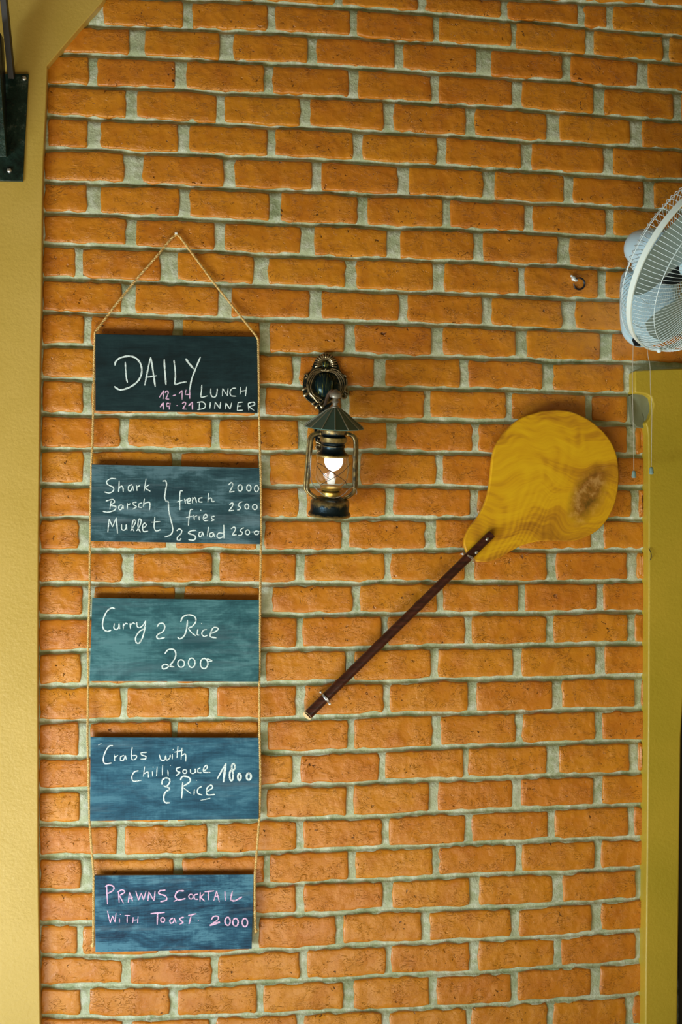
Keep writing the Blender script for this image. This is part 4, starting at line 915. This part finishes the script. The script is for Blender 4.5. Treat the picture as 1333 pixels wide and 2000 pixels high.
def guard(name, prof, nsp, rings, cap_r, rr):
    mb = MB()
    for i in range(nsp):
        a = 2 * math.pi * i / nsp; mb.tube([pol(r, a, h) for r, h in prof], rr, 4, caps=False)
    for r, h in rings:
        mb.tube([pol(r, 2 * math.pi * i / 96, h) for i in range(97)], rr * 1.35, 5, caps=False)
    return mb.build(name, M_FANG, fan, kind='stuff')
guard('front_guard', [(.198, .010), (.190, .030), (.176, .046), (.15, .056), (.11, .063), (.07, .066), (.04, .066)], 120, [(.176, .047), (.112, .064), (.042, .067)], .04, .00062)
guard('rear_guard', [(.199, -.006), (.197, -.026), (.184, -.042), (.15, -.052), (.10, -.060), (.055, -.062)], 96, [(.197, -.026), (.172, -.046), (.12, -.058), (.06, -.062)], .05, .00062)
mb = MB(); mb.tube([fc + nf * .060, fc + nf * .072], [.044, .040], 32); mb.build('guard_badge', M_FAN, fan)
mb = MB(); mb.tube([fc - nf * .040, fc - nf * .046], [.066, .070], 32); mb.build('motor_plate', M_DARKPL, fan)
mb = MB(); mb.tube([fc - nf * .02, fc + nf * .02, fc + nf * .03], [.034, .034, .02], 24); hub = mb.build('hub', M_FAN, fan)
for q in range(3):
    mb = MB(); vs = []; NA, NRr = 10, 8
    for i in range(NRr + 1):
        r = .03 + .145 * i / NRr; spread = .55 + .42 * math.sin(math.pi * min(1, i / NRr * .62 + .1))
        for j in range(NA + 1):
            u = j / NA - .5; a = 2 * math.pi * q / 3 + u * 2 * spread + .25 * i / NRr
            vs.append(pol(r, a, u * .055 * (1 - .3 * i / NRr)))
    nv = len(vs); vs += [v - nf * .0015 for v in vs]; w_ = NA + 1
    fs = [(i * w_ + j, i * w_ + j + 1, (i + 1) * w_ + j + 1, (i + 1) * w_ + j) for i in range(NRr) for j in range(NA)]
    fs += [tuple(nv + x for x in f[::-1]) for f in fs]
    per = [j for j in range(w_)] + [i * w_ + NA for i in range(1, NRr + 1)] + [NRr * w_ + j for j in range(NA - 1, -1, -1)] + [i * w_ for i in range(NRr - 1, 0, -1)]
    fs += [(per[i], per[(i + 1) % len(per)], nv + per[(i + 1) % len(per)], nv + per[i]) for i in range(len(per))]
    mb.add(vs, fs); mb.build('blade', M_BLADE, fan)
mc = Vector(at(1256, 484, -.150))
mdir = ((fc - nf * .07) - mc).normalized()
mq = mdir.to_track_quat('Z', 'Y').to_matrix()
mb = MB(); Mm = Matrix.Translation(mc) @ mq.to_4x4()
mb.lathe([(.002, -.0405), (.016, -.038), (.029, -.030), (.038, -.017), (.0415, 0), (.0435, .02), (.046, .045), (.047, .07), (.040, .085), (.02, .09)], 36, Mm)
mb.build('motor_housing', M_FAN, fan)
mb = MB(); mb.blob(Vector(at(1262, 519, -.135)), .032, .03, .020, 24, 12); mb.build('neck', M_FAN, fan)
mb = MB(); mb.tube([mc + mdir * .085, fc - nf * .05], .012, 12); mb.tube([fc - nf * .08, fc], .006, 10); mb.build('shaft', M_DARKPL, fan)
# mount: rounded upright housing on the wall
mb = MB(); mp = [(1222, 528), (1250, 521), (1300, 524), (1322, 540), (1330, 600), (1322, 650), (1300, 668), (1262, 678), (1240, 676), (1222, 662), (1213, 640), (1211, 590), (1213, 545)]
mp = smooth_path(mp + mp[:1], 4)[:-1]
def shell_prism(mb, pts, layers):
    n = len(pts); vs = []; c = np.mean(pts, 0)
    for y, s_ in layers:
        for p in pts:
            q = at(c[0] + (p[0] - c[0]) * s_, c[1] + (p[1] - c[1]) * s_, y); vs.append(q)
    m_ = len(layers)
    mb.add(vs, [(a * n + i, a * n + (i + 1) % n, (a + 1) * n + (i + 1) % n, (a + 1) * n + i) for a in range(m_ - 1) for i in range(n)] + [tuple(range(n)), tuple((m_ - 1) * n + i for i in range(n))[::-1]])
shell_prism(mb, mp, [(-.001, .96), (-.02, .985), (-.06, 1.0), (-.085, .98), (-.098, .90), (-.102, .75)])
mount = mb.build('mount_housing', M_FAN, fan)
mb = MB(); a, b = Vector(at(1217, 549, -.087)), Vector(at(1240, 546, -.101)); mb.tube([a, b], .0016, 6); mb.build('seam_groove', M_DARKPL, mount)
mb = MB(); shell_prism(mb, [(1235, 664), (1240, 656), (1252, 668), (1252, 677), (1240, 676)], [(-.07, .9), (-.104, 1), (-.107, .8)]); mb.build('switch_panel', M_DARKPL, mount)
mb = MB(); mb.tube([pol(RF + .001, math.radians(-78), 0), pol(RF + .009, math.radians(-78), 0)], .006, 10); mb.tube([pol(RF + .001, math.radians(-74), 0), pol(RF + .006, math.radians(-73), 0)], .0045, 8)
clipc = Vector(at(1288, 684, -.25)); mb = MB(); mb.blob(clipc, .0055, .006, .006, 10, 8); mb.blob(clipc + Vector((.010, .004, .002)), .007, .004, .003, 10, 8)
mb.build('rim_clip', M_FANG, fan)
for pts in ([(1237.5, 672), (1237, 700), (1236, 735), (1237, 800), (1238.5, 870), (1239, 921)], [(1264, 674), (1267, 697), (1270.5, 716), (1271.5, 760), (1274, 800), (1273.5, 860), (1273, 914)]):
    yc = -.075
    mb = MB(); mb.tube([Vector(at(x, y, yc)) for x, y in smooth_path(pts, 4)], .00055, 5)
    cd = mb.build('pull_cord', M_CORD, fan)
    e = Vector(at(*pts[-1], yc)); mb = MB()
    mb.lathe([(.0022, .002), (.0042, 0), (.0047, -.004), (.0052, -.009), (.0056, -.0125), (.004, -.0145), (.001, -.0145)], 16, Matrix.Translation(e))
    mb.build('knob', M_KNOB, cd)
for o in bpy.data.objects:
    if '_o' in o: del o['_o']
